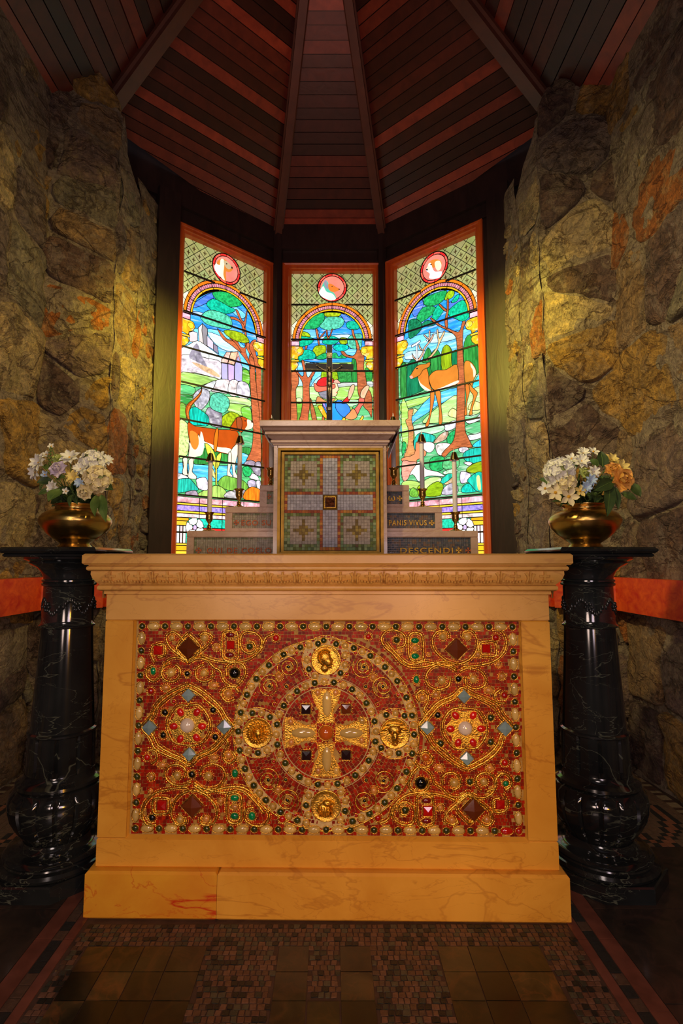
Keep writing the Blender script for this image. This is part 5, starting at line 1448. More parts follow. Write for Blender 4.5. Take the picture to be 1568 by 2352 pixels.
tl = {'green_tessera': MB(), 'white_tessera': MB(), 'rust_tessera': MB(), 'gold_tessera': MB()}
for i in range(n):
    for j in range(n):
        ci, cj = i - 15, j - 15; g = .00045
        if abs(ci) <= 2 and abs(cj) <= 2 and True: continue
        if (abs(ci) <= 1.5 + .5 and abs(cj) < 15) or (abs(cj) <= 2 and abs(ci) < 15): kd, c = 'white_tessera', rnd.choice([(.44, .44, .50), (.48, .48, .54), (.40, .40, .46)])
        elif abs(ci) <= 3 and (abs(ci) == 3 or abs(cj) == 15) and abs(cj) > 2 or abs(cj) <= 3 and (abs(cj) == 3 or abs(ci) == 15): kd, c = 'rust_tessera', rnd.choice([(.38, .08, .01), (.48, .14, .015), (.30, .05, .01), (.55, .24, .03)])
        else:
            qi, qj = abs(ci) - 9, abs(cj) - 9
            if abs(qi) + abs(qj) <= 3 and not (abs(qi) + abs(qj) == 3 and 0 not in (qi, qj)): kd, c = 'gold_tessera', rnd.choice([(.24, .16, .02), (.18, .12, .015), (.36, .27, .04)])
            elif abs(qi) <= 4 and abs(qj) <= 4: kd, c = 'white_tessera', rnd.choice([(.42, .36, .28), (.46, .40, .32), (.40, .34, .27)])
            else: kd, c = 'green_tessera', rnd.choice(G1) if rnd.random() > .06 else (.16, .09, .03)
        h = rnd.uniform(0, .0012); xx, zz = ix0 + i * tx, iz0 + j * tz
        tl[kd].box((xx + g, ty + .0035 - h, zz + g), (xx + tx - g, ty + .006, zz + tz - g), None, c)
for k, mb in tl.items(): tag(mb.build(k, M['tessgold'], door), kind='stuff')
cxm, czm = (ix0 + ix1) / 2, (iz0 + iz1) / 2
mb = MB()
for v in mb.v: pass
v = [(-1, 0, -1), (1, 0, -1), (1, 0, 1), (-1, 0, 1), (-.8, -1, -.8), (.8, -1, -.8), (.8, -1, .8), (-.8, -1, .8), (0, -1.5, 0)]; r = .0265
MB().add([(cxm + a * r, ty + .004 + b2 * .004, czm + c * r) for a, b2, c in v], [[i, (i + 1) % 4, 4 + (i + 1) % 4, 4 + i] for i in range(4)] + [[4 + i, 4 + (i + 1) % 4, 8] for i in range(4)]).build('gem_setting', M['gold'], door)
o = MB().add([(cxm + a * .020, ty - .000 + b2 * .006, czm + c * .020) for a, b2, c in v], [[i, (i + 1) % 4, 4 + (i + 1) % 4, 4 + i] for i in range(4)] + [[4 + i, 4 + (i + 1) % 4, 8] for i in range(4)]).build('centre_gem', M['facet'], door, objcol=(.10, .03, .01)); tag(o, 'dark brown square gem')

# ---- crucifix on top of the tabernacle
cr = thing('crucifix', 'black crucifix with small metal corpus standing on top of the tabernacle', 'crucifix', (.006, 2.06, 1.509), R(3))
L = lambda mb, nm, m, **k: mb.build(nm, M[m], cr, local=True, **k)
L(MB().lathe([(.021, 0), (.021, .003), (.016, .006), (.010, .009), (.012, .013), (.016, .017), (.012, .022), (.009, .025), (.009, .028)], None, 20), 'foot', 'brass', smooth=40)
L(MB().box((-.0115, -.006, .026), (.0115, .006, .352), bev=.0008), 'upright', 'ebony'); L(MB().box((-.098, -.0062, .247), (.098, .0055, .272), bev=.0008), 'crossbar', 'ebony')
L(MB().box((-.0115, -.0072, .026), (-.0108, .0064, .352)).box((.0108, -.0072, .026), (.0115, .0064, .352)).box((-.098, -.0068, .2465), (-.0115, .0058, .2473)).box((.0115, -.0068, .2465), (.098, .0058, .2473)), 'edge_band', 'bronze')
mb = MB(); mb.box((-.010, -.009, .300), (.010, -.006, .316), Matrix.Rotation(0, 4, 'Y')); mb.box((-.007, -.0085, .295), (.009, -.006, .299)); L(mb, 'title_scroll', 'bronze')
mb = MB(); y = -.013
mb.tube([(0, y, .236), (.0, y - .001, .226), (.001, y - .001, .212), (.0005, y, .200), (0, y, .190)], [.0068, .0090, .0080, .0070, .0078], 12)
mb.tube([(.0005, y, .193), (.0005, y, .186), (0, y - .001, .176), (0, y, .170)], [.0078, .0092, .0088, .006], 12)
mb.tube([(-.003, y, .180), (-.0035, y - .004, .155), (-.002, y - .001, .135), (-.0005, y + .001, .112)], [.0052, .0048, .0036, .0024], 8)
mb.tube([(.003, y, .180), (.0040, y - .004, .155), (.002, y - .001, .135), (.0008, y - .001, .112)], [.0052, .0048, .0036, .0024], 8)
mb.tube([(0, y, .113), (0, y - .003, .106), (0, y - .005, .103)], [.0034, .0036, .0015], 8)
for sx in (-1, 1):
    mb.tube([(sx * .006, y, .233), (sx * .016, y, .238), (sx * .026, y + .001, .243), (sx * .040, y + .002, .252), (sx * .049, y + .003, .260)], [.0036, .0034, .0028, .0022, .0016], 8)
    for k in range(4): mb.tube([(sx * .048, y + .003, .259), (sx * (.051 + .0012 * k), y + .001, .2635 - .0014 * k)], [.0009, .0006], 5)
    mb.tube([(sx * .048, y + .003, .259), (sx * .047, y + .001, .263)], [.0009, .0006], 5)
mb.tube([(0, y, .236), (.0, y - .002, .242)], .0034, 8); mb.ball((-.002, y - .004, .248), (.0060, .0066, .0078), 12, 8)
mb.ball((-.0005, y - .0102, .2468), (.0012, .0022, .0018), 6, 4); mb.ball((-.002, y - .0085, .2425), (.0032, .003, .0034), 8, 5)
for k in range(9):
    t = 2 * pi * k / 9; mb.ball((-.002 + .006 * cos(t), y - .003 + .0066 * sin(t), .2525), .0018, 5, 4)
for sx in (-1, 1): mb.tube([(sx * .006 - .002, y, .250), (sx * .0072 - .002, y - .001, .243), (sx * .0062 - .001, y - .002, .236)], [.002, .0022, .001], 6)
o = L(mb, 'corpus', 'bronze', smooth=1); tag(o, 'small metal figure on the cross')
mb = MB(); mb.box((-.006, -.0075, .078), (.006, -.006, .090)); L(mb, 'relief_skull', 'bronze')

# ---- leaning cards at either side of the cornice
Mcard = M['card'] = None
def cardmat():
    m, nt, b = newmat('printed_card'); v = coord(nt)
    r = ramp(nt, [(.35, (.55, .06, .06)), (.45, (.70, .45, .50)), (.55, (.72, .70, .76)), (.66, (.40, .36, .5)), (.75, (.70, .36, .06))]); lk(nt, noisen(nt, v, 38, 3, .5, .6), r.inputs[0])
    lk(nt, r.outputs[0], b.inputs['Base Color']); b.inputs['Roughness'].default_value = .3; return m
Mcard = cardmat()
def card(pts, label):
    t = thing('prayer_card', label, 'card', tuple(sum((Vector(p) for p in pts), Vector()) / 4), group=None)
    m = len(pts); nn = (Vector(pts[1]) - Vector(pts[0])).cross(Vector(pts[2]) - Vector(pts[0])).normalized() * .0012
    MB().add([Vector(p) + nn for p in pts] + [Vector(p) - nn for p in pts], [[0, 1, 2, 3], [7, 6, 5, 4]] + [[i, (i + 1) % 4, 4 + (i + 1) % 4, 4 + i] for i in range(4)]).build('printed_sheet', Mcard, t)
def aty(px, py, Y): d = ray(px, py); return CAM + d * (Y / d.y)
card([aty(919, 980, 1.99), aty(903, 1000, 2.16), aty(890, 1040, 2.16), aty(892, 1053, 1.99)], 'small printed card leaning under the right end of the tabernacle cornice')
card([aty(598, 984, 1.99), aty(611, 998, 2.12), aty(629, 1020, 2.12), aty(627, 1026, 1.99)], 'thin edge of a printed card leaning under the left end of the tabernacle cornice')

# ---- candlesticks and candles
CPROF = [(.031, 0), (.031, .002), (.026, .005), (.016, .009), (.010, .013), (.0075, .020), (.0095, .023), (.0060, .027), (.0052, .034), (.0085, .040), (.0135, .048), (.0145, .056), (.0135, .066), (.0145, .072), (.0205, .078), (.0205, .080), (.011, .080), (.010, .074)]
def candlestick(label, loc):
    t = thing('candlestick', label, 'candlestick', loc, group='brass candlesticks on the gradine')
    MB().lathe(CPROF[:6] , None, 24).build('base', M['brass'], t, smooth=40, local=True)
    MB().lathe(CPROF[5:], None, 24).build('stem_and_socket', M['brass'], t, smooth=40, local=True); return t
def candle(label, loc, h):
    t = thing('candle', label, 'candle', loc, group='white candles on the gradine')
    MB().lathe([(.0098, 0), (.0094, h - .02), (.0090, h)], None, 20).build('wax_stem', M['candle'], t, smooth=40, local=True)
    MB().lathe([(.0185, h - .024), (.0190, h - .022), (.0180, h - .019), (.0100, h + .006), (.0085, h + .010), (.0040, h + .011)], None, 20).build('cap', M['capmetal'], t, smooth=30, local=True)
    MB().tube([(0, 0, h + .010), (.0003, 0, h + .018), (-.0006, 0, h + .027)], [.0030, .0022, .0006], 6).build('wick', M['candle'], t, local=True); return t
SP = [(-.484, 2.125, 1.101, .240, 'lowest step, left side'), (-.364, 2.125, 1.197, .218, 'middle step, left side'), (-.235, 2.13, 1.284, .205, 'top step, just left of the tabernacle'),
      (.271, 2.13, 1.284, .213, 'top step, just right of the tabernacle'), (.387, 2.125, 1.197, .224, 'middle step, right side'), (.520, 2.125, 1.101, .245, 'lowest step, right side')]
for (x, y, z, h, where) in SP:
    candlestick('small brass candlestick on the gradine, ' + where, (x, y, z)); candle('white candle with brass cap on the gradine, ' + where, (x, y, z + .0735), h)
# ================================================================== black marble pedestals
def pedestal(label, x, y):
    t = thing('pedestal', label, 'pedestal', (x, y, 0), group='black marble pedestals')
    L = lambda mb, nm, **k: mb.build(nm, M['black'], t, local=True, **k)
    oc = lambda r, n=8: [(r / cos(pi / 8) * cos(pi / 8 + i * pi / 4), r / cos(pi / 8) * sin(pi / 8 + i * pi / 4)) for i in range(8)]
    mb = MB(); vs = []
    for r, z in ((.172, 0), (.172, .044), (.168, .048)): vs += [(a, b2, z) for a, b2 in oc(r)]
    mb.add(vs, [[j * 8 + i, j * 8 + (i + 1) % 8, j * 8 + 8 + (i + 1) % 8, j * 8 + 8 + i] for j in range(2) for i in range(8)] + [[16 + i for i in range(8)]]); L(mb, 'octagonal_plinth')
    L(MB().lathe([(.158, .046), (.166, .050), (.168, .058), (.163, .067), (.150, .071), (.148, .075), (.152, .082), (.146, .089), (.132, .093), (.118, .097), (.104, .106), (.098, .118)], None, 48), 'base_moulding', smooth=40)
    gad = lambda a, z, r: 1 - .045 * max(0, 1 - abs(sin(a * 8)) * 3.2) if .125 < z < .27 else 1
    L(MB().lathe([(.092, .112), (.102, .130), (.122, .155), (.138, .185), (.146, .215), (.147, .240), (.141, .258), (.130, .272), (.118, .280)], None, 128, gad), 'gadrooned_bulb', smooth=35)
    L(MB().lathe([(.112, .272), (.124, .277), (.129, .284), (.127, .292), (.118, .298), (.110, .304), (.106, .312), (.104, .318)], None, 48), 'bulb_collar', smooth=40)
    flute = lambda a, z, r: 1 - .07 * max(0, 1 - abs(sin(a * 5)) * 3.5) if .33 < z < .42 else 1
    L(MB().lathe([(.103, .312), (.1025, .331), (.1015, .335), (.0995, .415), (.099, .419), (.098, .432)], None, 100, flute), 'fluted_drum', smooth=35)
    L(MB().lathe([(.098, .430), (.103, .434), (.103, .440), (.096, .444), (.094, .46), (.085, .62), (.0775, .768)], None, 48), 'shaft', smooth=40)
    L(MB().lathe([(.0775, .765), (.084, .768), (.085, .773), (.080, .778), (.0785, .79), (.0765, .90), (.0775, .903)], None, 48), 'upper_drum', smooth=40)
    # carved floral band on the upper drum
    mb = MB()
    for k in range(5):
        a = k * 2 * pi / 5 + .5
        for j in range(14):
            tt = j / 13; aa = a + .55 * (tt - .5) * 2; z = .835 + .022 * sin(tt * pi * 2); mb.ball((.0765 * cos(aa), .0765 * sin(aa), z), (.0055, .0055, .0095), 6, 4)
        for j in range(6):
            b2 = j * pi / 3; mb.ball((.080 * cos(a + .010 * 0 + .12 * cos(b2)), .080 * sin(a + .12 * cos(b2)), .835 + .011 * sin(b2)), (.006, .006, .006), 6, 4)
    L(mb, 'carved_garland', smooth=1)
    leaf = lambda a, z, r: 1 + .05 * max(0, cos(a * 4)) * min(1, max(0, (z - .92) / .05))
    L(MB().lathe([(.0775, .900), (.083, .903), (.084, .908), (.079, .912), (.0835, .916), (.0835, .920), (.078, .923), (.080, .935), (.088, .950), (.100, .962), (.116, .970), (.124, .975), (.120, .980), (.132, .985), (.139, .989), (.141, .9945)], None, 64, leaf), 'capital', smooth=35)
    MB_ = MB(); MB_.box((-.142, -.142, .9945), (.142, .142, 1.006), bev=.004); MB_.box((-.151, -.151, 1.006), (.151, .151, 1.025), bev=.007); L(MB_, 'abacus')
    return t
PED = [(-.862, 1.765, 'black marble pedestal left of the altar, under the vase with the lilac rose'), (.872, 1.765, 'black marble pedestal right of the altar, under the vase with the orange rose')]
for x, y, lb in PED: pedestal(lb, x, y)
# ================================================================== brass vases
VPROF = [(.052, 0), (.054, .004), (.050, .010), (.046, .014), (.047, .017), (.066, .030), (.087, .048), (.103, .066), (.112, .084), (.1135, .092), (.111, .101), (.103, .112), (.088, .122), (.072, .128), (.0655, .132), (.066, .140), (.072, .144), (.072, .147), (.066, .147), (.060, .138), (.058, .120)]
def vase(label, x, y, z, s=1):
    t = thing('vase', label, 'vase', (x, y, z), group='brass vases on the pedestals')
    P_ = [(r * s, h * s) for r, h in VPROF]
    MB().lathe(P_[:6], None, 48).build('foot', M['brass'], t, smooth=40, local=True)
    MB().lathe(P_[5:14], None, 64).build('belly', M['vase'], t, smooth=60, local=True)
    MB().lathe(P_[13:], None, 48, cap=False).build('neck', M['brass'], t, smooth=60, local=True)
    mb = MB()
    for k in range(26):
        a = 2 * pi * k / 26; q = []
        for j in range(9):
            b2 = a + (j - 4) * .03; zz = .094 + .006 * cos((j - 4) / 4 * pi) ; rr = .1095 - (zz - .094) * .5; q.append((rr * s * cos(b2), rr * s * sin(b2), zz * s))
        mb.tube(q, .0007, 4)
    for zz, rr in ((.106, .1005), (.1015, .1055), (.0865, .1122), (.112, .0918), (.117, .0835)): mb.lathe([(rr * s + .0002, zz * s - .0006), (rr * s + .0012, zz * s), (rr * s + .0002, zz * s + .0006)], None, 64, cap=False)
    mb.build('engraved_band', M['brass'], t, smooth=1, local=True)
    return t
VL = (-.848, 1.760, 1.025); VR = (.869, 1.760, 1.025)
vase('squat brass vase on the left pedestal, holding the lilac rose bouquet', *VL); vase('squat brass vase on the right pedestal, holding the orange rose bouquet', *VR)
# ================================================================== flowers
def petalmesh(L, W, cup, curl, seed=0, tipw=.5):
    """petal grows from origin along +x, width y, height z"""
    n, m = 6, 4; vs = []; fs = []
    for i in range(n + 1):
        t = i / n; w_ = W * min(1, .35 + 1.2 * t) * (1 if t < .6 else math.sqrt(max(.02, 1 - ((t - .6) / .42) ** 2)))
        for j in range(m + 1):
            s_ = (j / m - .5) * 2; x = L * t * (1 - .10 * s_ * s_ * (t > .6)); y = w_ * .5 * s_
            z = cup * L * t * t * .5 + curl * L * (t ** 3) + .18 * W * s_ * s_ * (.3 + t) + .05 * W * noise.noise(Vector((t * 3, s_ * 2, seed)))
            vs.append((x, y, z))
    for i in range(n):
        for j in range(m): fs.append([i * (m + 1) + j, i * (m + 1) + j + 1, (i + 1) * (m + 1) + j + 1, (i + 1) * (m + 1) + j])
    return vs, fs
def petmat(name, c, edge=None):
    m, nt, b = newmat(name); r = ramp(nt, [(.3, tuple(q * .86 for q in c)), (.7, edge or c)]); lk(nt, noisen(nt, coord(nt), 25, 4), r.inputs[0]); lk(nt, r.outputs[0], b.inputs['Base Color'])
    b.inputs['Roughness'].default_value = .6; b.inputs['Subsurface Weight'].default_value = 0; bumpn(nt, b, noisen(nt, coord(nt, (1, 1, 1)), 160, 3), .3, .002); return m
PM = {k: petmat('petal_' + n, c) for k, n, c in (('w', 'white', (.88, .87, .74)), ('c', 'cream', (.90, .78, .42)), ('b', 'pale_blue', (.50, .66, .84)), ('l', 'lilac_white', (.76, .66, .76)), ('o', 'orange', (.86, .42, .07)), ('y', 'yellow', (.86, .68, .20)), ('g', 'lime', (.58, .66, .20)), ('a', 'apricot', (.90, .47, .09)))}
M['pollen'] = plain('pollen', (.75, .40, .03), .8, 0, .8, 300, .3); M['leafg'] = petmat('leaf_green', (.055, .12, .018), (.14, .22, .04)); M['leafd'] = petmat('leaf_dark', (.022, .050, .012), (.05, .09, .02)); M['stem'] = plain('stem_green', (.10, .17, .03), .7)
petcache = {}
def basis(nrm, spin=0):
    nz = Vector(nrm).normalized(); x = Vector((0, 0, 1)).cross(nz)
    if x.length < .1: x = Vector((1, 0, 0))
    x.normalize(); y = nz.cross(x); B = Matrix((x, y, nz)).transposed().to_4x4(); return B @ Matrix.Rotation(spin, 4, 'Z')
def petals(t, B, key, L, W, n, cup, curl, elev, lift, mat, spin=0, jit=.06, scale=1):
    k = (round(L, 4), round(W, 4), cup, curl, mat)
    if k not in petcache:
        vs, fs = petalmesh(L, W, cup, curl, rnd.random() * 9); mb = MB().add(vs, fs); s = Src(); me = bpy.data.meshes.new('petal'); me.from_pydata([tuple(q) for q in mb.v], [], fs); me.polygons.foreach_set('use_smooth', [True] * len(me.polygons)); me.materials.append(PM[mat]); s.data = me; s.color = (1, 1, 1, 1); petcache[k] = s
    for i in range(n):
        a = spin + 2 * pi * i / n + rnd.uniform(-jit, jit)
        Mx = B @ Matrix.Translation((0, 0, lift)) @ Matrix.Rotation(a, 4, 'Z') @ Matrix.Rotation(-elev + rnd.uniform(-.08, .08), 4, 'Y') @ Matrix.Scale(scale * rnd.uniform(.93, 1.07), 4)
        inst(petcache[k], 'petal', t, Mx)
def flower(kind, label, loc, nrm, size, c, root):
    t = thing({'daisy': 'daisy', 'rose': 'rose', 'hyd': 'hydrangea', 'small': 'small_blossom'}[kind], label, 'flower', loc)
    B = basis(nrm, rnd.uniform(0, 6)); s = size * 1.18
    if kind == 'daisy':
        petals(t, B, 0, s, s * .46, 8, -.1, -.05, .20, 0, c); petals(t, B, 0, s * .85, s * .42, 6, -.05, .02, .5, .002, c, spin=.3)
        mb = MB(); mb.ball((0, 0, 0), (s * .20, s * .20, s * .13), 10, 5); [mb.ball((s * .14 * cos(q), s * .14 * sin(q), s * .10), s * .035, 5, 3) for q in [i * 1.05 for i in range(6)]]
        mb.v = [B @ q for q in mb.v]; mb.build('disc', M['pollen'], t, smooth=1, local=True)
    elif kind == 'rose':
        petals(t, B, 0, s, s * .85, 7, .3, -.15, .30, 0, c); petals(t, B, 0, s * .80, s * .74, 6, .7, -.1, .75, .003, c, spin=.5); petals(t, B, 0, s * .60, s * .60, 5, .9, 0, 1.05, .006, c, spin=.2); petals(t, B, 0, s * .46, s * .44, 4, .9, .1, 1.30, .008, c)
    elif kind == 'hyd':
        # a head of four-petalled florets
        for k in range(22):
            th = math.acos(1 - 1.25 * (k + .5) / 22); ph = k * 2.4; d = Vector((sin(th) * cos(ph), sin(th) * sin(ph), cos(th)))
            dd = B.to_3x3() @ d; BB = Matrix.Translation(dd * s * .8) @ basis(dd, rnd.uniform(0, 3)); petals(t, BB, 0, s * .40, s * .42, 4, -.1, 0, .15, 0, c, jit=.03)
        mb = MB().ball((0, 0, 0), s * .74, 12, 8); mb.build('flower_head', PM['g'], t, smooth=1, local=True)
    else:
        petals(t, B, 0, s, s * .6, 5, 0, 0, .2, 0, c); mb = MB().ball((0, 0, .001), s * .18, 6, 4); mb.v = [B @ q for q in mb.v]; mb.build('disc', M['pollen'], t, smooth=1, local=True)
    # stem down into the vase mouth
    a = Vector(root) - Vector(loc); mid = a * .5 + Vector(nrm).normalized() * -.012; MB().tube([(0, 0, 0), tuple(mid), tuple(a)], .0016, 5).build('stem', M['stem'], t, local=True)
    return t
def leafthing(label, base, tip, width, m, droop=.02):
    base, tip = Vector(base), Vector(tip); t = thing('leaf_sprig', label, 'leaf', tuple(base)); d = tip - base; L = d.length; x = d.normalized(); side = x.cross(Vector((0, -1, .25))).normalized(); up = side.cross(x); n, mm = 8, 4; vs = []; fs = []
    for i in range(n + 1):
        q = i / n; w_ = width * (sin(pi * q ** .8) ** .9 + .02) * (1 + .06 * (i % 2))
        for j in range(mm + 1):
            s_ = (j / mm - .5) * 2; vs.append(x * (L * q) + side * (w_ * .5 * s_) + up * (droop * sin(q * pi) + abs(s_) * width * .13))
    for i in range(n):
        for j in range(mm): fs.append([i * (mm + 1) + j, i * (mm + 1) + j + 1, (i + 1) * (mm + 1) + j + 1, (i + 1) * (mm + 1) + j])
    MB().add(vs, fs).build('leaf', M[m], t, smooth=1, local=True); MB().tube([tuple(x * (L * q) + up * (droop * sin(q * pi) + .0006)) for q in (0, .3, .6, .98)], .0009, 4).build('midrib', M['stem'], t, local=True)
def px(x, y, c, Y):      # photo crop position to world on a plane Y
    X_, Y_ = (x / 4.7515, 1000 + y / 4.7515) if c == 1 else (1200 + x / 4.2609, 1000 + y / 4.2609)
    return aty(X_, Y_, Y)
def cam_n(p, dx=0, dz=.3): return Vector((dx, -1, dz))
BL = Vector(VL) + Vector((0, 0, .135)); BR = Vector(VR) + Vector((0, 0, .135))
FL = [('daisy', 425, 300, 1.70, -.4, .2, 100, 'w', 'big white daisy with a yellow eye at the far left of the left bouquet'), ('daisy', 385, 400, 1.71, -.6, -.2, 88, 'w', 'white daisy hanging low at the left edge of the left bouquet'),
      ('rose', 648, 385, 1.68, 0, .35, 92, 'l', 'pale lilac rose in the middle of the left bouquet'), ('daisy', 760, 245, 1.72, .1, .6, 100, 'w', 'white daisy with olive eye at the top of the left bouquet'),
      ('hyd', 1010, 300, 1.74, .2, .5, 125, 'w', 'white hydrangea head at the upper right of the left bouquet'), ('hyd', 1065, 480, 1.69, .3, 0, 135, 'c', 'large cream hydrangea head at the right of the left bouquet'), ('rose', 940, 610, 1.66, .0, -.4, 88, 'c', 'cream blossom hanging over the rim of the left vase'),
      ('daisy', 575, 565, 1.67, -.3, 0, 68, 'w', 'white and cream daisy low at the left of the left bouquet'), ('small', 720, 610, 1.65, 0, .1, 38, 'w', 'tiny white blossom just above the left vase neck'), ('daisy', 790, 455, 1.67, .1, .2, 72, 'y', 'yellow daisy with orange eye in the centre of the left bouquet'),
      ('daisy', 862, 520, 1.66, .1, .1, 52, 'b', 'small pale blue daisy in the centre of the left bouquet'), ('small', 490, 430, 1.69, -.2, .1, 44, 'b', 'pale blue blossom behind the lilac rose'), ('small', 560, 120, 1.76, 0, .3, 36, 'w', 'tiny white blossom topping the tall sprig of the left bouquet'),
      ('daisy', 880, 370, 1.70, 0, .4, 84, 'w', 'white daisy right of the lilac rose'), ('small', 1090, 225, 1.77, .2, .6, 60, 'w', 'white blossom at the top right of the left bouquet'), ('daisy', 1165, 270, 1.76, .6, .4, 66, 'w', 'white daisy at the upper right edge of the left bouquet'),
      ('rose', 640, 270, 1.76, 0, .6, 66, 'g', 'lime green blossom behind the top white daisy'), ('small', 505, 210, 1.76, -.2, .5, 46, 'w', 'white blossom beside the tall sprig')]
for (k, x, y, Y, dx, dz, s, c, lb) in FL:
    p = px(x, y, 1, Y); flower(k, lb, tuple(p), (dx, -1, dz), s / 4.7515 / 1200 * Y, c, tuple(BL + Vector((rnd.uniform(-.04, .04), rnd.uniform(-.03, .03), 0))))
FR = [('hyd', 360, 365, 1.70, -.4, .4, 135, 'w', 'large white hydrangea head at the upper left of the right bouquet'), ('hyd', 420, 470, 1.68, -.1, .1, 92, 'c', 'cream hydrangea cluster in the left middle of the right bouquet'),
      ('small', 220, 520, 1.70, -.6, 0, 66, 'w', 'white blossom at the far left of the right bouquet'), ('small', 320, 560, 1.66, -.3, 0, 84, 'c', 'cream four petalled blossom low at the left of the right bouquet'), ('small', 450, 600, 1.64, 0, -.1, 92, 'c', 'large cream petalled blossom over the rim of the right vase'),
      ('daisy', 595, 175, 1.75, 0, .7, 66, 'w', 'white daisy at the very top of the right bouquet'), ('daisy', 575, 255, 1.72, -.1, .4, 78, 'w', 'white daisy with green eye below the top of the right bouquet'), ('daisy', 697, 358, 1.67, 0, .1, 60, 'w', 'white daisy with orange eye in the middle of the right bouquet'),
      ('daisy', 668, 440, 1.66, .1, .1, 58, 'b', 'pale blue daisy under the white one in the right bouquet'), ('daisy', 620, 505, 1.65, 0, 0, 58, 'b', 'lowest pale blue daisy in the right bouquet'), ('rose', 945, 440, 1.66, .2, .1, 118, 'a', 'large orange rose at the right of the right bouquet'), ('rose', 880, 350, 1.68, -.2, .4, 80, 'a', 'apricot rose bud joined to the big orange rose'),
      ('daisy', 960, 320, 1.70, .3, .5, 92, 'y', 'yellow daisy above the orange rose'), ('daisy', 865, 240, 1.74, .2, .5, 70, 'y', 'pale yellow lily like blossom at the top right'), ('small', 690, 160, 1.77, .2, .8, 56, 'w', 'white blossom beside the topmost daisy of the right bouquet'),
      ('rose', 600, 380, 1.71, 0, .3, 64, 'g', 'lime green blossom in the centre of the right bouquet'), ('small', 560, 545, 1.65, 0, 0, 60, 'y', 'yellow petalled blossom low in the centre of the right bouquet'), ('small', 480, 230, 1.74, -.2, .5, 60, 'w', 'white blossom at the upper left edge of the right bouquet')]
for (k, x, y, Y, dx, dz, s, c, lb) in FR:
    p = px(x, y, 2, Y); flower(k, lb, tuple(p), (dx, -1, dz), s / 4.2609 / 1200 * Y, c, tuple(BR + Vector((rnd.uniform(-.04, .04), rnd.uniform(-.03, .03), 0))))
LV = [(1, 660, 600, 1.66, 530, 730, 1.62, 130, 'leafg', 'broad green leaf over the left shoulder of the left vase'), (1, 1050, 660, 1.66, 1040, 890, 1.60, 90, 'leafg', 'long green leaf hanging down the front of the left vase'), (1, 1110, 650, 1.66, 1160, 950, 1.62, 100, 'leafg', 'longest green leaf hanging down the right of the left vase'),
      (1, 800, 640, 1.68, 760, 780, 1.64, 60, 'leafd', 'dark leaf at the mouth of the left vase'), (1, 830, 650, 1.68, 850, 760, 1.64, 60, 'leafd', 'second dark leaf at the mouth of the left vase'), (1, 560, 500, 1.70, 400, 520, 1.68, 90, 'leafd', 'dark leaf under the left daisies of the left bouquet'),
      (1, 620, 480, 1.69, 740, 450, 1.66, 50, 'leafg', 'green leaf below the lilac rose'), (1, 1170, 560, 1.70, 1240, 600, 1.68, 80, 'leafd', 'dark leaf at the right edge of the left bouquet'), (1, 480, 330, 1.72, 560, 380, 1.70, 50, 'leafg', 'small leaf beside the far left daisy'), (1, 930, 270, 1.74, 990, 240, 1.74, 50, 'leafg', 'leaf between the top daisy and the white hydrangea'),
      (1, 700, 560, 1.69, 640, 700, 1.66, 90, 'leafd', 'dark inner leaf on the left of the left vase mouth'), (1, 880, 560, 1.69, 900, 720, 1.66, 90, 'leafd', 'dark inner leaf on the right of the left vase mouth'), (1, 560, 590, 1.70, 420, 650, 1.70, 60, 'leafg', 'thin leaf pointing down at the left of the left bouquet'),
      (2, 850, 470, 1.66, 820, 800, 1.60, 120, 'leafd', 'long dark leaf hanging in front of the right vase'), (2, 880, 500, 1.66, 930, 730, 1.62, 90, 'leafd', 'second dark leaf hanging beside it'), (2, 880, 450, 1.66, 680, 550, 1.63, 130, 'leafd', 'broad dark leaf under the blue daisies of the right bouquet'),
      (2, 780, 320, 1.72, 760, 160, 1.74, 120, 'leafd', 'upright dark leaf at the top centre of the right bouquet'), (2, 740, 300, 1.72, 640, 240, 1.72, 80, 'leafg', 'green leaf beside the upright dark leaf'), (2, 1040, 480, 1.70, 1150, 600, 1.70, 110, 'leafg', 'green leaf at the far right of the right bouquet'), (2, 1040, 430, 1.71, 1090, 400, 1.70, 60, 'leafg', 'small leaf right of the orange rose'),
      (2, 260, 470, 1.72, 160, 430, 1.72, 80, 'leafg', 'green leaf at the far left of the right bouquet'), (2, 420, 630, 1.68, 280, 650, 1.67, 40, 'leafg', 'thin leaf at the lower left of the right bouquet'), (2, 960, 570, 1.68, 1110, 630, 1.68, 80, 'leafg', 'lower right leaf of the right bouquet'), (2, 620, 560, 1.69, 660, 640, 1.66, 60, 'leafd', 'dark leaf in the mouth of the right vase'),
      (2, 520, 330, 1.72, 480, 270, 1.73, 50, 'leafg', 'small leaf behind the white hydrangea'), (2, 700, 560, 1.69, 700, 660, 1.66, 110, 'leafd', 'dark inner leaf at the centre of the right vase mouth'), (2, 440, 600, 1.68, 440, 690, 1.66, 60, 'leafg', 'green leaf lying on the rim of the right vase'), (2, 760, 400, 1.70, 800, 470, 1.69, 120, 'leafd', 'dark leaf behind the blue daisies')]
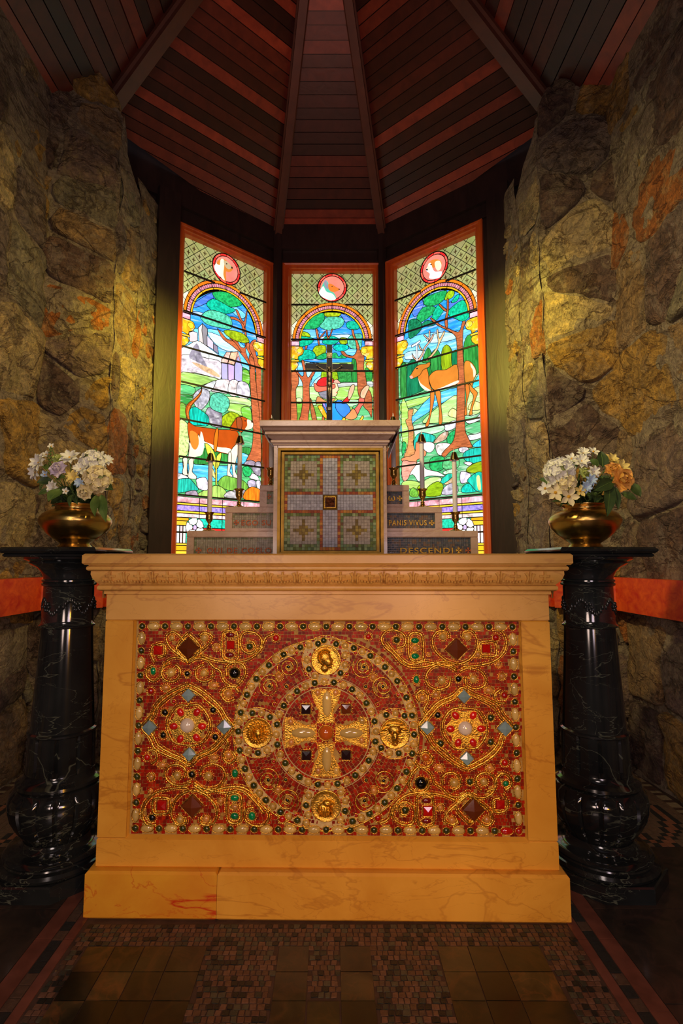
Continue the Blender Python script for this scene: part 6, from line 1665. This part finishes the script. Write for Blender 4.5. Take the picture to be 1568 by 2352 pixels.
for (c, x, y, Y, x2, y2, Y2, wd, m, lb) in LV:
    leafthing(lb, tuple(px(x, y, c, Y)), tuple(px(x2, y2, c, Y2)), wd / 4.5 / 1200 * Y, m, .006)
# bud sprigs
for (c, x, y, x2, y2, lb) in ((1, 545, 400, 550, 130, 'tall green bud sprig at the upper left of the left bouquet'), (1, 480, 470, 440, 590, 'drooping green bud sprig at the left of the left bouquet'), (1, 1040, 280, 1042, 150, 'short bud sprig at the top right of the left bouquet'), (2, 500, 320, 490, 270, 'short bud sprig in the right bouquet')):
    a = px(x, y, c, 1.73); b2 = px(x2, y2, c, 1.75); t = thing('bud_sprig', lb, 'sprig', tuple(a)); mb = MB(); mb.tube([a, (a + b2) / 2, b2], [.0018, .0014, .0008], 5); mb.build('stem', M['stem'], t)
    mb = MB()
    for k in range(22):
        q = a + (b2 - a) * (k / 21); th = k * 2.2; e = Vector((cos(th), sin(th), .5)) * (.010 * (1.15 - k / 21)); mb.tube([q, q + e], [.0009, .0022], 5); mb.ball(q + e, .0026, 6, 4)
    mb.build('buds', M['leafg'], t, smooth=1)
# filler foliage inside the bouquets
for nm, c0_, lb in (('left', Vector(VL), 'dark leafy filling of the left bouquet above the vase'), ('right', Vector(VR), 'dark leafy filling of the right bouquet above the vase')):
    t = thing('foliage', lb, 'foliage', tuple(c0_ + Vector((0, 0, .14)))); mb = MB(); rg = random.Random(5)
    for k in range(110):
        a = rg.uniform(0, 2 * pi); el = rg.uniform(.1, 1.4); r0 = rg.uniform(.02, .075); d = Vector((cos(a) * cos(el), sin(a) * cos(el), sin(el))); b0 = c0_ + Vector((0, 0, .135)) + Vector((d.x, d.y * .8, d.z * 1.1)) * r0; L_ = rg.uniform(.03, .05)
        vs, fs = petalmesh(L_, .018, .1, -.3, k); BB = Matrix.Translation(b0) @ basis(d.cross(Vector((.3, .2, 1))), rg.uniform(0, 6)); mb.add([BB @ Vector(q) for q in vs], fs)
    tag(mb.build('leaves', M['leafd'], t, smooth=1), kind='stuff')
